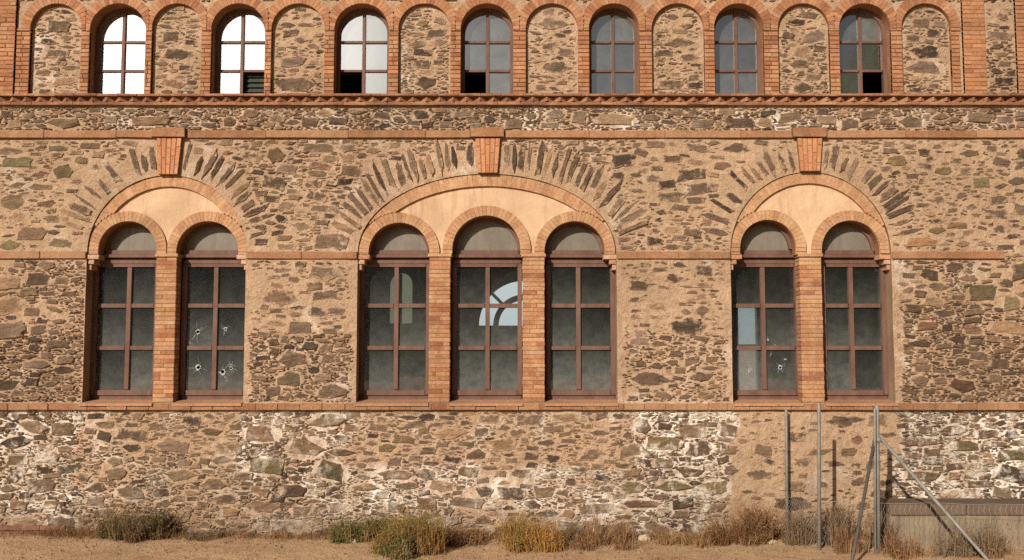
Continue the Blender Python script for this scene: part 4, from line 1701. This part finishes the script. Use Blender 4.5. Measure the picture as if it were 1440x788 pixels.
# ------------------------------------------------------------------ weeds
def weed(name, label, cat, px0, px1, d, top_px, mat, n, spread=.5, leafy=0., bl=.006, group='dry weeds at the foot of the wall', depth=.3, twig=None, lean=0.):
    cxp = (px0 + px1) / 2
    X = XX(cxp, 755, -d)
    hwid = (XX(px1, 755, -d) - XX(px0, 755, -d)) / 2
    H = ZZ(top_px, -d) - gh(X, -d)
    r2 = random.Random(int(cxp * 7 + d * 100))
    b = MB()
    zg = gh(X, -d)
    clumps = [(r2.uniform(-hwid, hwid) * .7, r2.uniform(-depth, depth), r2.uniform(.6, 1.0)) for _ in range(max(3, int(hwid * 14)))]
    for _ in range(int(n * .72)):
        cx, cy, ck = r2.choice(clumps)
        x0, y0 = cx + r2.gauss(0, .07), cy + r2.gauss(0, .06)
        y0 = max(-depth * 1.4, min(d - .04, y0))
        hh = H * ck * r2.choice((r2.uniform(.2, .7), r2.uniform(.3, .8), r2.uniform(.6, 1.12))) * max(.25, 1 - (abs(x0) / (hwid * 1.25)) ** 2 * .6)
        an = r2.uniform(0, 2 * pi)
        ln = abs(r2.gauss(0, spread)) * hh
        dx, dy = cos(an) * ln + lean * hh, sin(an) * ln * .6
        if y0 + dy > d - .02:
            dy = d - .02 - y0
        z0 = gh(X + x0, -d + y0) - zg - .02
        wv = bl * r2.uniform(.6, 1.4)
        t = r2.uniform(0, pi)
        ox, oy = cos(t) * wv, sin(t) * wv
        m = (x0 + dx * .35, y0 + dy * .35, z0 + hh * .6)
        e = (x0 + dx, y0 + dy, z0 + hh)
        b.add([(x0 - ox, y0 - oy, z0), (x0 + ox, y0 + oy, z0), (m[0] + ox * .8, m[1] + oy * .8, m[2]), (m[0] - ox * .8, m[1] - oy * .8, m[2]), e],
              [(0, 1, 2, 3), (3, 2, 4)])
        if r2.random() < leafy:
            for _k in range(r2.randint(3, 7)):
                f = r2.uniform(.25, 1.)
                c = Vector((x0 + dx * f * f, y0 + dy * f * f, z0 + hh * f)) + Vector((r2.gauss(0, .03), r2.gauss(0, .02), r2.gauss(0, .02)))
                if c.y > d - .02:
                    c.y = d - .02
                u_ = Vector((r2.gauss(0, 1), r2.gauss(0, 1), r2.gauss(0, .6))).normalized()
                w_ = u_.cross(Vector((r2.gauss(0, 1), r2.gauss(0, 1), r2.gauss(0, 1)))).normalized()
                s1, s2 = r2.uniform(.012, .026), r2.uniform(.004, .009)
                b.add([tuple(c - u_ * s1), tuple(c + w_ * s2), tuple(c + u_ * s1), tuple(c - w_ * s2)], [(0, 1, 2, 3)])
    o = b.build(name, M[mat])
    o.location = (X, -d, zg)
    tag(o, label, cat, group)
    return o


weed('weed_bush', 'dark green-brown bush against the wall under the left window pair', 'bush', 118, 255, .3, 698, 'dark', 1150, .7, .8, .005, depth=.2)
weed('weed_bush', 'green leafy bush left of the olive one under the middle windows', 'bush', 470, 556, .4, 706, 'green', 1000, .6, .85, .005, depth=.25)
weed('weed_bush', 'tall olive bush nearest the viewer on bare earth below the middle windows', 'bush', 520, 645, .95, 700, 'olive', 2300, .5, .35, .0045, depth=.35)
weed('weed_bush', 'low deep green weed clump at the foot of the tall olive bush', 'bush', 524, 606, 1.35, 740, 'green', 1000, .5, .7, .0045, depth=.2)
weed('dry_weed', 'rusty brown dry weed just right of the tall olive bush', 'weed', 596, 684, .5, 722, 'rust', 800, .7, .3, .0045, depth=.25)
weed('weed_bush', 'golden green rounded bush under the right edge of the middle windows', 'bush', 676, 796, .65, 712, 'gold', 1700, .6, .4, .0045, depth=.35)
weed('dry_weed', 'brown dry weed right of the golden green bush', 'weed', 772, 845, .35, 734, 'stalk', 500, .7, .3, .0045, depth=.2)
weed('dry_weed', 'sparse rusty weed with thin stalks left of the white rubble stone', 'weed', 800, 905, .6, 708, 'rust', 750, .65, .2, .004, depth=.3)
weed('dry_weed', 'low straw coloured weed right of the white rubble stone', 'weed', 920, 1010, .55, 732, 'straw', 600, .7, .15, .0045, depth=.3)
weed('dry_weed', 'dense reddish dry shrub left of the first fence post', 'weed', 990, 1108, .6, 696, 'rust', 1700, .65, .6, .0045, depth=.3)
weed('tall_weed', 'grey dead thicket between the first two fence posts', 'weed', 1104, 1156, .5, 704, 'stalk', 850, .35, .3, .0045, depth=.25)
weed('tall_weed', 'dark tall dead thicket between second post and left brace', 'weed', 1145, 1250, .55, 690, 'stalk', 1900, .35, .35, .0045, depth=.3)
weed('tall_weed', 'reddish upright stalks in front of the dark thicket', 'weed', 1155, 1212, 1.05, 722, 'rust', 420, .3, .2, .004, depth=.15)
weed('tall_weed', 'rust coloured stalks before the left end of the concrete trough', 'weed', 1244, 1296, 1.35, 720, 'rust', 380, .35, .2, .004, depth=.15)
weed('tall_weed', 'thin grey stalks before the concrete trough under the long brace', 'weed', 1286, 1450, 1.3, 722, 'stalk', 1300, .3, .3, .004, depth=.2)
weed('dry_weed', 'low brown weeds along the wall below the second window from left', 'weed', 246, 350, .24, 738, 'stalk', 600, .8, .2, .0045, depth=.15)
weed('dry_weed', 'straggly straw tufts below the bare wall left of the middle windows', 'weed', 350, 480, .24, 742, 'straw', 420, .8, .15, .0045, depth=.15)

# dry litter and short grass along the foot of the wall
b = MB()
r2 = random.Random(5)
for _ in range(20000):
    x = r2.uniform(-9.5, 9.5)
    y = -abs(r2.gauss(0, .2)) - .02
    far = r2.random() < .2
    if far:
        y = -r2.uniform(.1, 2.2)
    k = nz(x, y, 1.1, 6) + .5 * nz(x, y, 3.3, 2)
    if k < -.05 and r2.random() < .7:
        continue
    z = gh(x, y) - .01
    h = r2.uniform(.03, .10) * (1 if far else 1.1 + 1.6 * max(0, k))
    an, t = r2.uniform(0, 2 * pi), r2.uniform(0, pi)
    ox, oy = cos(t) * .004, sin(t) * .004
    l = r2.uniform(.1, 1.2) * h
    ey = min(-.015, y + sin(an) * l)
    b.add([(x - ox, y - oy, z), (x + ox, y + oy, z), (x + cos(an) * l, ey, z + h)], [(0, 1, 2)])
gs = b.build('dry_grass', M['litter'])
gs['kind'] = 'stuff'
gs['label'] = 'short dry grass scattered along the foot of the wall'
gs['category'] = 'grass'

# pebbles on the yard
b = MB()
for _ in range(2600):
    x, y = r2.uniform(-9, 9), -r2.uniform(.1, 3.2)
    s_ = r2.uniform(.006, .02) * (1.6 if r2.random() < .08 else 1)
    z = gh(x, y)
    pts = [(cos(k * pi / 3) * s_ * r2.uniform(.7, 1.2), sin(k * pi / 3) * s_ * r2.uniform(.6, 1.1)) for k in range(6)]
    v_ = [(x + p, y + q, z - .004) for p, q in pts] + [(x + p * .6, y + q * .6, z + s_ * r2.uniform(.5, .8)) for p, q in pts]
    fs = [(k, (k + 1) % 6, 6 + (k + 1) % 6, 6 + k) for k in range(6)] + [tuple(range(6, 12))]
    g_ = r2.uniform(.6, 1.3)
    b.add(v_, fs, (.30 * g_, .22 * g_, .14 * g_))
pb_ = b.build('gravel', M['brick'] if False else M['stone'])
pb_['kind'] = 'stuff'
pb_['label'] = 'small loose stones strewn over the bare earth'
pb_['category'] = 'gravel'


def rock(px, py_d, s, label, mat='rock', fl=.8):
    X, Y, Zg = gpt(px, py_d)
    vs_, fs = [], []
    nu, nv = 10, 6
    ph = U(0, 20)
    for j in range(nv + 1):
        t = pi * j / nv
        for i in range(nu):
            p = 2 * pi * i / nu
            d = Vector((sin(t) * cos(p), sin(t) * sin(p), cos(t)))
            k = 1 + .35 * noise.noise(d * 1.4 + Vector((ph, 0, 0)))
            vs_.append((d.x * s * k * 1.2, d.y * s * k * .9, d.z * s * k * fl + s * fl * .3))
    for j in range(nv):
        for i in range(nu):
            i2 = (i + 1) % nu
            fs.append((j * nu + i, (j + 1) * nu + i, (j + 1) * nu + i2, j * nu + i2))
    b_ = MB()
    b_.add(vs_, fs)
    o = b_.build('rubble_stone', M[mat])
    o.location = (X, Y, Zg)
    tag(o, label, 'stone', 'loose pale stones on the ground')


rock(906, .30, .075, 'largest white rubble stone on the ground right of the middle windows')
rock(886, .2, .045, 'small white stone at the wall left of the largest white stone')
rock(1086, .55, .05, 'white stone beside the reddish dry shrub and first fence post')
rock(853, .25, .05, 'white stone lying behind the sparse rusty weed')
rock(498, .55, .05, 'pale stone on bare earth in front of the green leafy bush')
